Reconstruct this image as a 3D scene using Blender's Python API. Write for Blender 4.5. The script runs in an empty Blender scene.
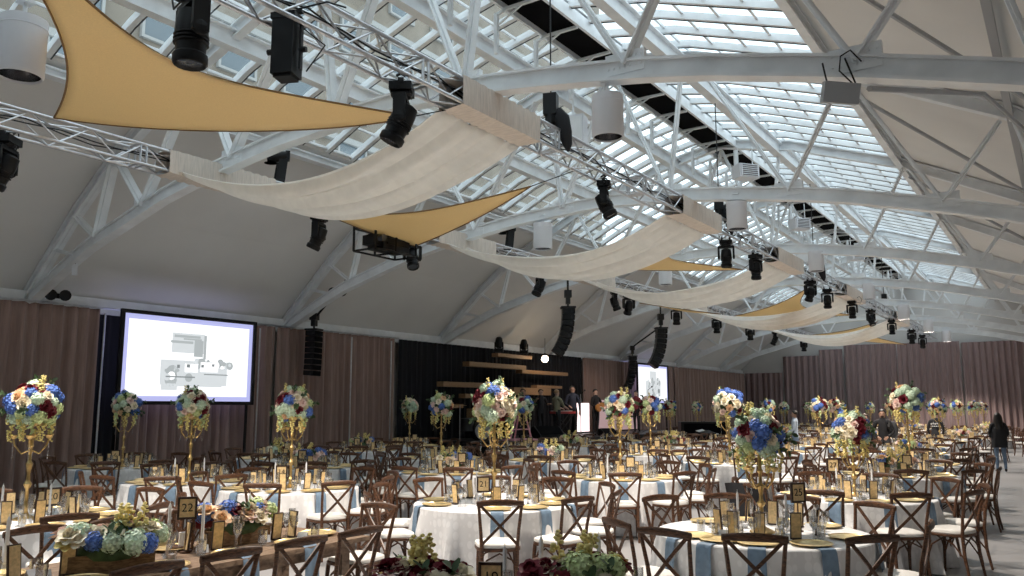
import bpy, math, random
from mathutils import Vector, Matrix, Euler, noise
R = random.Random(7)
PI = math.pi
sc = bpy.context.scene
COL = sc.collection
H = 1.85                                            # eye height of the photographer

# ------------------------------------------------------------------ helpers
def V(*a): return Vector(a)

class MB:
    """collects faces; build() links them as ONE mesh object"""
    def __init__(s): s.v = []; s.f = []; s.m = []
    def add(s, vs, fs, mi=0):
        o = len(s.v); s.v += [tuple(v) for v in vs]
        s.f += [tuple(i + o for i in f) for f in fs]; s.m += [mi] * len(fs); return s
    def box(s, c, d, rot=None, mi=0):
        c = Vector(c); x, y, z = d[0] / 2, d[1] / 2, d[2] / 2
        vs = [V(a * x, b * y, e * z) for a, b, e in ((-1,-1,-1),(1,-1,-1),(1,1,-1),(-1,1,-1),(-1,-1,1),(1,-1,1),(1,1,1),(-1,1,1))]
        if rot is not None:
            M = rot if isinstance(rot, Matrix) else Euler(rot).to_matrix()
            vs = [M @ v for v in vs]
        return s.add([v + c for v in vs], [(0,3,2,1),(4,5,6,7),(0,1,5,4),(1,2,6,5),(2,3,7,6),(3,0,4,7)], mi)
    def bar(s, p, q, w, h, up=(0,0,1), mi=0):
        p, q = Vector(p), Vector(q); d = q - p; L = d.length
        if L < 1e-6: return s
        d /= L; u = Vector(up)
        if abs(d.dot(u)) > .98: u = V(1,0,0) if abs(d.x) < .9 else V(0,1,0)
        a = d.cross(u).normalized(); b = a.cross(d).normalized()
        return s.box((p + q) / 2, (w, L, h), Matrix((a, d, b)).transposed(), mi)
    def ibeam(s, p, q, w, h, up=(0,0,1), t=.03, mi=0):
        p, q = Vector(p), Vector(q); u = Vector(up)
        o = V(0,0,1) * (h / 2 - t / 2)
        s.bar(p + o, q + o, w, t, up, mi); s.bar(p - o, q - o, w, t, up, mi); s.bar(p, q, t, h - t, up, mi); return s
    def tube(s, pts, r, n=8, caps=True, mi=0):
        pts = [Vector(p) for p in pts]; N = len(pts)
        if not hasattr(r, '__len__'): r = [r] * N
        vs = []; prev = None
        for i, p in enumerate(pts):
            d = (pts[min(i+1, N-1)] - pts[max(i-1, 0)]).normalized()
            if prev is None:
                u = V(0,0,1) if abs(d.z) < .9 else V(1,0,0)
                a = d.cross(u).normalized()
            else:
                a = (prev - d * prev.dot(d)).normalized()
            prev = a; b = d.cross(a)
            for k in range(n):
                t = 2 * PI * k / n; vs.append(p + (a * math.cos(t) + b * math.sin(t)) * r[i])
        fs = [(i*n+k, i*n+(k+1) % n, (i+1)*n+(k+1) % n, (i+1)*n+k) for i in range(N-1) for k in range(n)]
        if caps: fs += [tuple(range(n))[::-1], tuple(range((N-1)*n, N*n))]
        return s.add(vs, fs, mi)
    def lathe(s, prof, n=16, c=(0,0,0), mi=0, M=None, caps=True):
        c = Vector(c); vs = []
        for r, z in prof:
            for k in range(n):
                t = 2 * PI * k / n; v = V(r * math.cos(t), r * math.sin(t), z)
                vs.append((M @ v if M is not None else v) + c)
        N = len(prof)
        fs = [(i*n+k, i*n+(k+1) % n, (i+1)*n+(k+1) % n, (i+1)*n+k) for i in range(N-1) for k in range(n)]
        if caps and prof[0][0] > 1e-4: fs.append(tuple(range(n))[::-1])
        if caps and prof[-1][0] > 1e-4: fs.append(tuple(range((N-1)*n, N*n)))
        return s.add(vs, fs, mi)
    def ball(s, c, r, n=8, m=6, sc_=(1,1,1), mi=0, M=None):
        c = Vector(c); vs = [V(0,0,-1)]
        for i in range(1, m):
            a = -PI/2 + PI * i / m
            for k in range(n): t = 2*PI*k/n; vs.append(V(math.cos(a)*math.cos(t), math.cos(a)*math.sin(t), math.sin(a)))
        vs.append(V(0,0,1)); o = []
        for v in vs:
            v = V(v.x*sc_[0], v.y*sc_[1], v.z*sc_[2]) * r
            if M is not None: v = M @ v
            o.append(v + c)
        fs = [(0, 1+(k+1) % n, 1+k) for k in range(n)]
        for i in range(m-2):
            b = 1 + i*n
            fs += [(b+k, b+(k+1) % n, b+n+(k+1) % n, b+n+k) for k in range(n)]
        b = 1 + (m-2)*n; L = len(vs)-1
        fs += [(b+k, b+(k+1) % n, L) for k in range(n)]
        return s.add(o, fs, mi)
    def grid(s, fn, nu, nv, mi=0, close=False):
        vs = [fn(i / (nu if close else nu-1), j / (nv-1)) for j in range(nv) for i in range(nu)]
        fs = []
        for j in range(nv-1):
            for i in range(nu if close else nu-1):
                i2 = (i+1) % nu; fs.append((j*nu+i, j*nu+i2, (j+1)*nu+i2, (j+1)*nu+i))
        return s.add(vs, fs, mi)
    def merge(s, o, M=None):
        return s.add([M @ Vector(v) for v in o.v] if M is not None else o.v, o.f) if not any(o.m) else s._mm(o, M)
    def _mm(s, o, M):
        k = len(s.v); s.v += [tuple(M @ Vector(v)) if M is not None else v for v in o.v]
        s.f += [tuple(i + k for i in f) for f in o.f]; s.m += o.m; return s
    def mesh(s, name, mats, smooth=False):
        me = bpy.data.meshes.new(name); me.from_pydata(s.v, [], s.f); me.update()
        for m in (mats if isinstance(mats, (list, tuple)) else [mats]): me.materials.append(m)
        if any(s.m): me.polygons.foreach_set('material_index', s.m)
        if smooth:
            me.polygons.foreach_set('use_smooth', [True] * len(s.f))
            if smooth != 'all':
                try: me.set_sharp_from_angle(angle=math.radians(40))
                except Exception: pass
        return me
    def build(s, name, mats, parent=None, smooth=False):
        o = bpy.data.objects.new(name, s.mesh(name, mats, smooth)); COL.objects.link(o)
        if parent is not None: o.parent = parent
        return o

def tag(o, label=None, cat=None, group=None, kind=None):
    if label: o['label'] = label
    if cat: o['category'] = cat
    if group: o['group'] = group
    if kind: o['kind'] = kind
    return o
def empty(name, loc=(0,0,0), rz=0, label=None, cat=None, group=None):
    o = bpy.data.objects.new(name, None); COL.objects.link(o)
    o.location = loc; o.rotation_euler = (0,0,rz); o.empty_display_size = .1
    return tag(o, label, cat, group)
def copy_tree(o, parent=None):
    c = o.copy(); COL.objects.link(c)
    if parent is not None: c.parent = parent
    for ch in KIDS.get(o.name, ()): copy_tree2(ch, c)
    return c
def copy_tree2(o, parent):
    c = o.copy(); COL.objects.link(c); c.parent = parent
    for ch in list(o.children): copy_tree2(ch, c)
KIDS = {}
def register(o): KIDS[o.name] = list(o.children); return o
class Kind:
    """a prototype; the first placement uses the original itself, later ones copies"""
    def __init__(s, root): s.root = register(root); s.used = False
    def put(s, loc, rz=0, label=None, group=None, scale=None, rot=None):
        if s.used: o = copy_tree(s.root)
        else: o = s.root; s.used = True
        o.location = loc; o.rotation_euler = rot if rot else (0,0,rz)
        if scale: o.scale = (scale,)*3 if not hasattr(scale, '__len__') else scale
        if label: o['label'] = label
        if group: o['group'] = group
        return o

# ------------------------------------------------------------------ materials
def mat(name, col, rough=.6, metal=0, noise_=None, bump=None, emis=None, spec=None, wood=None, trans=None, sheen=None):
    m = bpy.data.materials.new(name); m.use_nodes = True; nt = m.node_tree; b = nt.nodes['Principled BSDF']
    L = nt.links.new; c = (*col, 1)
    b.inputs['Base Color'].default_value = c; b.inputs['Roughness'].default_value = rough; b.inputs['Metallic'].default_value = metal
    if spec is not None: b.inputs['Specular IOR Level'].default_value = spec
    if sheen: b.inputs['Sheen Weight'].default_value = sheen
    tc = nt.nodes.new('ShaderNodeTexCoord')
    if noise_:                                       # (scale, amount, detail[, stretch])
        n = nt.nodes.new('ShaderNodeTexNoise'); n.inputs['Scale'].default_value = noise_[0]; n.inputs['Detail'].default_value = noise_[2]
        mp = nt.nodes.new('ShaderNodeMapping'); L(tc.outputs['Object'], mp.inputs[0]); L(mp.outputs[0], n.inputs[0])
        if len(noise_) > 3: mp.inputs['Scale'].default_value = noise_[3]
        mx = nt.nodes.new('ShaderNodeMix'); mx.data_type = 'RGBA'
        a = noise_[1]; mx.inputs[6].default_value = tuple(x*(1-a) for x in col) + (1,); mx.inputs[7].default_value = tuple(min(1, x*(1+a)) for x in col) + (1,)
        mr = nt.nodes.new('ShaderNodeMapRange'); mr.inputs[1].default_value = .3; mr.inputs[2].default_value = .7
        L(n.outputs[0], mr.inputs[0]); L(mr.outputs[0], mx.inputs[0]); L(mx.outputs[2], b.inputs['Base Color'])
    if wood:
        mp = nt.nodes.new('ShaderNodeMapping'); L(tc.outputs['Object'], mp.inputs[0]); mp.inputs['Scale'].default_value = wood[0]
        n = nt.nodes.new('ShaderNodeTexNoise'); n.inputs['Scale'].default_value = 9; n.inputs['Detail'].default_value = 4; n.inputs['Distortion'].default_value = .6
        L(mp.outputs[0], n.inputs[0]); r = nt.nodes.new('ShaderNodeValToRGB'); L(n.outputs[0], r.inputs[0])
        r.color_ramp.elements[0].position = .35; r.color_ramp.elements[1].position = .7
        r.color_ramp.elements[0].color = (*wood[1], 1); r.color_ramp.elements[1].color = (*wood[2], 1); L(r.outputs[0], b.inputs['Base Color'])
    if bump:
        n = nt.nodes.new('ShaderNodeTexNoise'); n.inputs['Scale'].default_value = bump[0]; n.inputs['Detail'].default_value = 3
        bp = nt.nodes.new('ShaderNodeBump'); bp.inputs['Strength'].default_value = bump[1]; bp.inputs['Distance'].default_value = .02
        L(tc.outputs['Object'], n.inputs[0]); L(n.outputs[0], bp.inputs['Height']); L(bp.outputs[0], b.inputs['Normal'])
    if emis: b.inputs['Emission Color'].default_value = (*emis[0], 1); b.inputs['Emission Strength'].default_value = emis[1]
    if trans:                                        # thin cloth: part of the light goes through
        t = nt.nodes.new('ShaderNodeBsdfTranslucent'); t.inputs[0].default_value = c; ms = nt.nodes.new('ShaderNodeMixShader')
        ms.inputs[0].default_value = trans; out = nt.nodes['Material Output']
        if b.inputs['Base Color'].links: L(b.inputs['Base Color'].links[0].from_socket, t.inputs[0])
        L(b.outputs[0], ms.inputs[1]); L(t.outputs[0], ms.inputs[2]); L(ms.outputs[0], out.inputs[0])
    return m
def glassy(name, tint, gloss=.12, rough=.05):
    m = bpy.data.materials.new(name); m.use_nodes = True; nt = m.node_tree; nt.nodes.remove(nt.nodes['Principled BSDF'])
    t = nt.nodes.new('ShaderNodeBsdfTransparent'); t.inputs[0].default_value = (*tint, 1)
    g = nt.nodes.new('ShaderNodeBsdfGlossy'); g.inputs['Roughness'].default_value = rough
    ms = nt.nodes.new('ShaderNodeMixShader'); lw = nt.nodes.new('ShaderNodeLayerWeight'); lw.inputs[0].default_value = .25
    mr = nt.nodes.new('ShaderNodeMapRange'); mr.inputs[3].default_value = gloss*.5; mr.inputs[4].default_value = min(.9, gloss*4)
    nt.links.new(lw.outputs['Facing'], mr.inputs[0]); nt.links.new(mr.outputs[0], ms.inputs[0])
    nt.links.new(t.outputs[0], ms.inputs[1]); nt.links.new(g.outputs[0], ms.inputs[2]); nt.links.new(ms.outputs[0], nt.nodes['Material Output'].inputs[0])
    return m
def damask(name, c0, c1):
    m = mat(name, c0, .75); nt = m.node_tree; b = nt.nodes['Principled BSDF']; tc = nt.nodes.new('ShaderNodeTexCoord')
    mp = nt.nodes.new('ShaderNodeMapping'); mp.inputs['Scale'].default_value = (1, 1, .7); vo = nt.nodes.new('ShaderNodeTexVoronoi'); vo.inputs['Scale'].default_value = 14; vo.inputs['Randomness'].default_value = .35
    nt.links.new(tc.outputs['Object'], mp.inputs[0]); nt.links.new(mp.outputs[0], vo.inputs['Vector'])
    r = nt.nodes.new('ShaderNodeValToRGB'); r.color_ramp.elements[0].position = .38; r.color_ramp.elements[1].position = .46
    r.color_ramp.elements[0].color = (*c1, 1); r.color_ramp.elements[1].color = (*c0, 1)
    nt.links.new(vo.outputs['Distance'], r.inputs[0]); nt.links.new(r.outputs[0], b.inputs['Base Color']); return m

M = dict(
 wood=mat('dark_walnut', (.1,.05,.03), .42, wood=((3,3,14), (.04,.018,.0105), (.175,.080,.040)), spec=.4),
 wood2=mat('farm_table_wood', (.25,.16,.1), .5, wood=((14,1.5,3), (.13,.08,.05), (.34,.235,.16))),
 plank=mat('stage_plank', (.4,.24,.12), .6, wood=((3,9,9), (.2,.11,.05), (.36,.22,.115))),
 trough=mat('trough_wood', (.25,.15,.08), .6, wood=((3,9,9), (.13,.075,.035), (.33,.2,.1))),
 cushion=mat('cushion_cloth', (.78,.76,.72), .8, bump=(60,.2)),
 cloth=damask('damask_cloth', (.74,.74,.75), (.83,.83,.84)),
 napkin=mat('napkin_blue', (.165,.245,.345), .6, noise_=(14,.18,3)),
 gold=mat('gold_leaf', (.93,.70,.36), .36, .72, noise_=(30,.15,3)),
 brass=mat('antique_gold', (.52,.36,.15), .33, .85, noise_=(25,.3,3)),
 card=mat('gold_card', (.74,.55,.29), .55, noise_=(40,.22,5)),
 cardframe=mat('card_frame', (.035,.018,.014), .5),
 paper=mat('paper', (.82,.84,.88), .8),
 glass=glassy('clear_glass', (.92,.93,.94), .42, .12),
 crystal=glassy('crystal_drop', (.9,.93,.95), .3, .05),
 candle=mat('candle_wax', (.80,.80,.82), .4),
 wine=mat('amber_candle', (.6,.4,.2), .4),
 floor=mat('polished_concrete', (.36,.355,.36), .38, noise_=(.7,.12,8), spec=.35),
 ceil=mat('ceiling_paint', (.74,.725,.705), .85, noise_=(.5,.05,6), bump=(1.2,.15)),
 wallp=mat('wall_paint', (.6,.59,.58), .85, noise_=(.8,.06,5)),
 band=mat('eave_paint', (.78,.79,.80), .7, noise_=(3,.08,4)),
 steel=mat('white_steel', (.80,.82,.84), .45, noise_=(2.5,.10,5)),
 seal=mat('glazing_seal', (.05,.055,.06), .5),
 vent=mat('vent_black', (.006,.006,.007), .95, spec=.05),
 alu=mat('aluminium', (.62,.63,.66), .3, .9, noise_=(12,.1,3)),
 black=mat('black_plastic', (.006,.006,.007), .42, spec=.3),
 blackm=mat('black_metal', (.010,.010,.011), .5, .2),
 lens=mat('lens_glass', (.06,.07,.09), .05, 0, spec=1.0),
 whitep=mat('white_plastic', (.74,.75,.79), .45),
 reflector=mat('reflector', (.4,.4,.42), .2, 1),
 drape=mat('brown_velvet_drape', (.315,.212,.182), .9, noise_=(22,.14,5,(1,1,.08)), sheen=.25),
 drape2=mat('mauve_velvet_drape', (.275,.195,.192), .9, noise_=(22,.14,5,(1,1,.08)), sheen=.25),
 bdrape=mat('black_velvet_drape', (.006,.006,.009), .95, noise_=(18,.3,4,(1,1,.08))),
 sail=mat('mustard_sail_cloth', (.93,.735,.43), .85, noise_=(60,.05,4), trans=.42, bump=(220,.12)),
 hem=mat('sail_hem', (.22,.12,.04), .8),
 chiffon=mat('cream_drape_cloth', (.95,.91,.86), .85, noise_=(7,.04,5,(1,.25,1)), trans=.5),
 sleeve=mat('cream_sleeve_cloth', (.72,.64,.57), .9, noise_=(16,.12,5,(.5,3,.3))),
 skin=mat('skin_tone', (.42,.25,.18), .5), skin2=mat('skin_pale', (.55,.36,.28), .5),
 hairb=mat('hair_black', (.012,.009,.008), .5), hairbr=mat('hair_brown', (.07,.035,.018), .5), hairbl=mat('hair_fair', (.30,.18,.09), .5),
 cblack=mat('cloth_black', (.013,.013,.016), .85), cgrey=mat('cloth_grey', (.045,.047,.055), .8), colive=mat('cloth_olive', (.24,.23,.15), .8), cnavy=mat('cloth_navy', (.02,.025,.045), .8),
 jeans=mat('cloth_jeans', (.14,.2,.29), .85, noise_=(20,.2,3)), cpale=mat('cloth_pale_blue', (.42,.49,.58), .8), cwhite=mat('cloth_white', (.6,.6,.6), .8),
 cred=mat('cloth_red', (.2,.025,.04), .7), cpink=mat('cloth_pink', (.6,.3,.36), .7), shoe=mat('shoe_dark', (.02,.018,.018), .5),
 fblue=mat('petal_blue', (.10,.20,.56), .7, noise_=(40,.35,3)), fred=mat('petal_burgundy', (.17,.010,.024), .65, noise_=(40,.3,3)),
 fcream=mat('petal_cream', (.92,.83,.66), .7, noise_=(40,.12,3)), fpeach=mat('petal_peach', (.88,.62,.40), .7, noise_=(40,.15,3)),
 fblush=mat('petal_blush', (.90,.70,.64), .7, noise_=(40,.12,3)), fsage=mat('petal_sage', (.62,.76,.60), .7, noise_=(40,.22,3)),
 fgreen=mat('petal_lime', (.60,.70,.36), .7, noise_=(40,.25,3)), fyel=mat('petal_yellow', (.80,.68,.27), .65, noise_=(40,.25,3)),
 leaf=mat('leaf_green', (.06,.11,.045), .6, noise_=(20,.3,3)), fteal=mat('petal_teal', (.26,.40,.38), .7, noise_=(30,.3,3)),
 emw=mat('screen_white', (.8,.8,.8), .5, emis=((.98,.99,1.0), 1.05)), eml=mat('screen_lilac', (.2,.2,.3), .5, emis=((.48,.50,.86), .95)),
 emg1=mat('screen_grey_light', (.1,.1,.1), .5, emis=((.72,.76,.78), .95)), emg2=mat('screen_grey_mid', (.1,.1,.1), .5, emis=((.48,.52,.53), .9)), emg3=mat('screen_grey_dark', (.1,.1,.1), .5, emis=((.26,.29,.30), .85)),
 bulb=mat('bulb_glow', (.9,.8,.6), .5, emis=((1,.80,.56), 22)), pinkglow=mat('lit_panel', (.8,.7,.7), .5, emis=((1,.80,.80), 1.6)), dimglow=mat('lit_pink_panel', (.6,.45,.45), .6, emis=((.75,.48,.5), .35)),
 stone=mat('tan_stone', (.22,.19,.155), .9, noise_=(.6,.16,6)), win=mat('facade_window', (.10,.13,.15), .15, spec=.8), winf=mat('facade_trim', (.32,.32,.31), .7),
 ink=mat('ink', (.015,.01,.008), .7), pinkp=mat('pink_paint', (.72,.36,.42), .5), redp=mat('red_lacquer', (.3,.03,.03), .35), maple=mat('guitar_wood', (.45,.2,.06), .35),
 steelg=mat('grey_box_paint', (.36,.37,.39), .5),
)

# ------------------------------------------------------------------ room shell
XC = -7.6; XL, XR = -17.75, 2.3; Y0, Y1 = -7.0, 53.0
PROF = [(-10.15,2.38),(-9.3,3.15),(-8.4,3.95),(-7.2,4.85),(-4.6,6.15),(-1.9,7.1),(0,7.5)]
PROF = PROF + [(-a, b) for a, b in PROF[-2::-1]]
def roof_z(x):
    o = x - XC
    for (a, h), (b, k) in zip(PROF, PROF[1:]):
        if a <= o <= b: return H + h + (k-h)*(o-a)/(b-a)
    return H + 2.38
TY = [1.55 + 6.75*k for k in range(8)]
SKL, SKR = -13.3, -3.25                             # lower edges of the two skylight slopes

b = MB(); b.box(((XL+XR)/2, (Y0+Y1)/2, -.1), (XR-XL+.6, Y1-Y0+.6, .2)); tag(b.build('floor', M['floor']), kind='structure')
def roof_strip(b, x0, x1, n, t=.14, dz=0):
    xs = sorted({x0, x1} | {XC+p[0] for p in PROF if x0 < XC+p[0] < x1} | {x0+(x1-x0)*i/n for i in range(n+1)})
    top = []
    for x in xs: top.append((x, roof_z(x)+dz))
    vs = []; fs = []
    for x, z in top:
        vs += [(x,Y0,z),(x,Y1,z),(x,Y0,z+t),(x,Y1,z+t)]
    for i in range(len(top)-1):
        a = 4*i; c = a+4
        fs += [(a,a+1,c+1,c),(a+2,c+2,c+3,a+3),(a,c,c+2,a+2),(a+1,a+3,c+3,c+1)]
    fs += [(0,2,3,1), (len(vs)-4, len(vs)-3, len(vs)-1, len(vs)-2)]
    b.add(vs, fs)
b = MB(); roof_strip(b, XL-.1, SKL, 4); roof_strip(b, SKR, XR+.1, 4)
tag(b.build('ceiling', M['ceil']), kind='structure')
b = MB(); b.box((XL-.1, (Y0+Y1)/2, (H+2.4)/2), (.2, Y1-Y0, H+2.4)); tag(b.build('wall_left', M['wallp']), kind='structure')
b = MB(); b.box((XR+.1, (Y0+Y1)/2, (H+2.4)/2), (.2, Y1-Y0, H+2.4)); tag(b.build('wall_right', M['wallp']), kind='structure')
def gable(name, y):
    b = MB(); xs = [XL] + [XC+p[0] for p in PROF[1:-1]] + [XR]; n = len(xs); vs = []
    for yy in (y, y+.2):
        vs += [(x, yy, 0) for x in xs] + [(x, yy, roof_z(x)+.02) for x in xs]
    fs = []
    for i in range(n-1):
        fs += [(i, i+1, n+i+1, n+i), (2*n+i, 3*n+i, 3*n+i+1, 2*n+i+1), (n+i, n+i+1, 3*n+i+1, 3*n+i)]
    b.add(vs, fs); tag(b.build(name, M['wallp']), kind='structure')
gable('wall_far', Y1); gable('wall_back', Y0-.2)
b = MB(); b.box((XL+.06, (Y0+Y1)/2, H+2.20), (.14, Y1-Y0, .34)); b.box((XL+.14, (Y0+Y1)/2, H+2.05), (.06, Y1-Y0, .05))
tag(b.build('trim_1', M['band']), kind='structure')
b = MB(); b.box((XR-.06, (Y0+Y1)/2, H+2.22), (.12, Y1-Y0, .32)); tag(b.build('trim_2', M['band']), kind='structure')

# skylight slopes: glass sheets with glazing bars
GL = glassy('skylight_glass', (.86,.93,.95), .05, .1)
for nm, x0, x1 in (('window_1', SKL, XC-.35), ('window_2', XC+.35, SKR)):
    g = MB(); n = 8; xs = [x0+(x1-x0)*i/n for i in range(n+1)]
    vs = []; fs = []
    for x in xs: vs += [(x,Y0,roof_z(x)+.1),(x,Y1,roof_z(x)+.1)]
    for i in range(n): fs.append((2*i,2*i+1,2*i+3,2*i+2))
    g.add(vs, fs); root = tag(g.build(nm, GL), kind='structure')
    fr = MB(); y = Y0+.3; sp = .76 if nm == 'window_1' else .74
    knots = sorted({x0, x1} | {XC+p[0] for p in PROF if x0 < XC+p[0] < x1})
    while y < Y1:
        for a, c in zip(knots, knots[1:]):
            fr.bar((a, y, roof_z(a)+.05), (c, y, roof_z(c)+.05), .10 if nm == 'window_1' else .07, .13)
            fr.bar((a, y+.062, roof_z(a)+.02), (c, y+.062, roof_z(c)+.02), .02, .09, mi=1)
        y += sp
    steps = 7 if nm == 'window_1' else 6
    for i in range(steps+1):
        x = x0 + (x1-x0)*i/steps; fr.box((x, (Y0+Y1)/2, roof_z(x)+.085), (.045 if 0 < i < steps else .16, Y1-Y0, .05))
    o = fr.build('window_frame', [M['steel'], M['seal']], root)
# ridge vent with dark louvres
r = empty('ridge_vent', (XC, 0, 0), 0, 'long black louvred ridge vent between the two skylight slopes', 'vent')
b = MB(); b.box((0, (Y0+Y1)/2, H+7.38), (.74, Y1-Y0-.1, .2))
b.build('louvre_box', M['vent'], r)
b = MB()
for s in (-1, 1): b.box((s*.4, (Y0+Y1)/2, H+7.3), (.06, Y1-Y0-.1, .26))
b.build('side_rail', M['steel'], r)
y = Y0+1
while y < Y1:
    c = MB(); c.bar((-.38,y,H+7.16), (.38,y,H+7.16), .06, .05); c.bar((-.55,y,H+6.35), (-.55,y,H+7.12), .07, .07); c.bar((-.55,y,H+7.1), (-.3,y,H+7.16), .05, .05)
    c.bar((-.5,y,H+6.9), (0,y,H+7.14), .03, .03); c.build('bracket', M['steel'], r); y += 1.35

# roof trusses
CH = [(-10.1,2.15),(-8.0,3.05),(-5.2,3.80),(-2.6,4.17),(-.3,4.30),(1.7,4.17),(3.6,3.90),(4.6,3.70),(6.1,3.33),(7.6,2.9),(10.0,2.1)]
def chord_z(o):
    for (a, h), (c, k) in zip(CH, CH[1:]):
        if a <= o <= c: return H + h + (k-h)*(o-a)/(c-a)
    return H+2.1
RB = -.16
def make_truss():
    r = empty('roof_truss', (0,0,0)); tag(r, 'truss', 'roof truss', 'white steel roof trusses')
    b = MB()
    pts = [(o, chord_z(o)) for o in [-10.1+20.1*i/26 for i in range(27)]]
    for (a, h), (c, k) in zip(pts, pts[1:]):
        b.bar((XC+a,0,h), (XC+c,0,k), .05, .22); 
        b.bar((XC+a,0,h-.12), (XC+c,0,k-.12), .2, .035); b.bar((XC+a,0,h+.11), (XC+c,0,k+.11), .14, .03)
    b.build('bottom_chord', M['steel'], r)
    b = MB()
    for (a, h), (c, k) in zip(PROF, PROF[1:]):
        b.ibeam((XC+a,0,H+h+RB), (XC+c,0,H+k+RB), .17, .26)
    b.build('rafter', M['steel'], r)
    web = []
    for s in (-1, 1):
        web += [((s*8.35, 3.7), (s*7.6, None)), ((s*7.2, 4.55), (s*7.6, None)), ((s*7.0, 4.6), (s*6.1, None)), ((s*4.75, 5.8), (s*6.1, None)),
                ((s*4.6, 5.85), (s*3.6, None)), ((s*1.9, 6.85), (s*3.6, None)), ((s*1.6, 6.9), (s*1.25, None)), ((0, 7.15), (s*1.2, None)), ((s*9.0, 3.1), (s*8.35, None))]
    for (o1, h1), (o2, _) in web:
        w = MB(); a = V(XC+o1, 0, H+h1); c = V(XC+o2, 0, chord_z(o2)+.05)
        w.bar(a+V(0,.045,0), c+V(0,.045,0), .02, .12, (0,1,0)); w.bar(a-V(0,.045,0), c-V(0,.045,0), .02, .12, (0,1,0)); w.bar(a, c, .07, .09, (0,1,0))
        w.build('strut', M['steel'], r)
    for o in (-6.1,-3.6,-1.2,1.25,3.6,6.1):
        g = MB(); g.box((XC+o, 0, chord_z(o)+.08), (.5, .07, .26))
        for k in range(-3, 4):
            g.box((XC+o+k*.07, 0, chord_z(o)+.03), (.02, .1, .02)); g.box((XC+o+k*.07, 0, chord_z(o)+.14), (.02, .1, .02))
        g.build('gusset_plate', M['steel'], r)
    return r
K = Kind(make_truss())
ordn = ['first','second','third','fourth','fifth','sixth','seventh','eighth','ninth','tenth']
tl = ['white steel roof truss overhead, the one nearest the photographer','white steel roof truss whose chord crosses the picture top from centre to right edge',
      'white steel roof truss behind the large round pendant shade, with struts over it']
for i, y in enumerate(TY):
    K.put((0,y,0), label=tl[i] if i < 3 else 'white steel arched roof truss, %s in the row from the camera' % ordn[i])
# longitudinal purlins
for i, (x, dz, w, h, lab) in enumerate([(-11.3,-.3,.2,.34,'deep white roof beam crossing the left skylight slope lowest down'),(-8.9,-.3,.2,.34,'deep white roof beam just left of the black ridge vent'),
        (-6.0,-.3,.2,.36,'deep white roof beam just right of the black ridge vent'),(-3.05,-.2,.14,.2,'slim grey roof beam along the lower edge of the right skylight'),(-.45,-.22,.1,.12,'slim dark roof rail across the right sloping ceiling'),
        (-13.4,-.14,.2,.16,'white curb beam along the lower edge of the left skylight')]):
    b = MB(); b.ibeam((x,Y0+.02,roof_z(x)+dz), (x,Y1-.02,roof_z(x)+dz), w, h)
    tag(b.build('roof_beam', M['steel'] if i != 4 else M['steelg']), lab, 'roof beam', 'roof beams along the hall')
for k in range(3):
    b = MB(); y = TY[k+1]; b.tube([(-2.9,y+.2,roof_z(-2.9)-.42), (1.2,y+6.5,roof_z(1.2)-.25)], .035, 6)
    tag(b.build('tie_rod', M['steelg']), 'grey diagonal tie rod under the right sloping ceiling, %s from the camera' % ordn[k], 'tie rod', 'tie rods under the right ceiling')

# neighbouring building seen through the left glass
r = empty('office_building', (-34, 20, 0), 0, 'tan stone office building with rows of windows seen through left skylight', 'building')
b = MB(); b.box((-5, 0, 21), (10, 90, 42)); b.build('facade_wall', M['stone'], r)
b = MB()
for z in range(6, 42, 4): b.box((.1, 0, z+3.2), (.5, 90, .35))
b.build('cornice', M['winf'], r)
wm = MB().box((0,0,0), (.2,2.1,2.5)).mesh('window', M['win']); 
wf = MB()
for s in (-1,1): wf.box((.08, s*1.1, 0), (.2,.14,2.8)); wf.box((.08, 0, s*1.33), (.2,2.3,.14))
wf.box((.08,0,.2), (.14,2.1,.07)); wfm = wf.mesh('window_frame', M['winf'])
n = 0
for j, z in enumerate(range(12, 36, 4)):
    for i in range(16):
        o = bpy.data.objects.new('window', wm); COL.objects.link(o); o.parent = r; o.location = (.05, -40+i*4.1, z)
        f = bpy.data.objects.new('window_frame', wfm); COL.objects.link(f); f.parent = o

# ------------------------------------------------------------------ lighting trusses (box trusses hung under the roof)
XM, XT, ZT = -6.0, -11.6, H+3.98
def box_truss(x, y0, y1, label, zt=ZT, s=.31):
    r = empty('lighting_truss', (x, 0, zt-s/2), 0, label, 'truss')
    for a in (-1, 1):
        for c in (-1, 1):
            b = MB(); b.tube([(a*s/2, y0, c*s/2), (a*s/2, y1, c*s/2)], .025, 8); b.build('chord', M['alu'], r, True)
    b = MB(); y = y0; k = 0; st = .42
    while y < y1-.01:
        e = min(y+st, y1); q = 1 if k % 2 else -1
        for a in (-1, 1):
            b.tube([(a*s/2, y, -q*s/2), (a*s/2, e, q*s/2)], .012, 5, False)
            b.tube([(-q*s/2, y, a*s/2), (q*s/2, e, a*s/2)], .012, 5, False)
        if k % 7 == 0:
            for a in (-1, 1):
                for yy in (y-.05, y+.05):
                    b.tube([(a*s/2,yy,-s/2),(a*s/2,yy,s/2)], .018, 6, False); b.tube([(-s/2,yy,a*s/2),(s/2,yy,a*s/2)], .018, 6, False)
        y = e; k += 1
    b.build('lacing', M['alu'], r)
    return r
box_truss(XM, 1.0, 50.5, 'aluminium lighting truss running from top left centre towards the far wall')
box_truss(XT, 1.0, 50.5, 'aluminium lighting truss nearer the left wall, under the grey ceiling')
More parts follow.
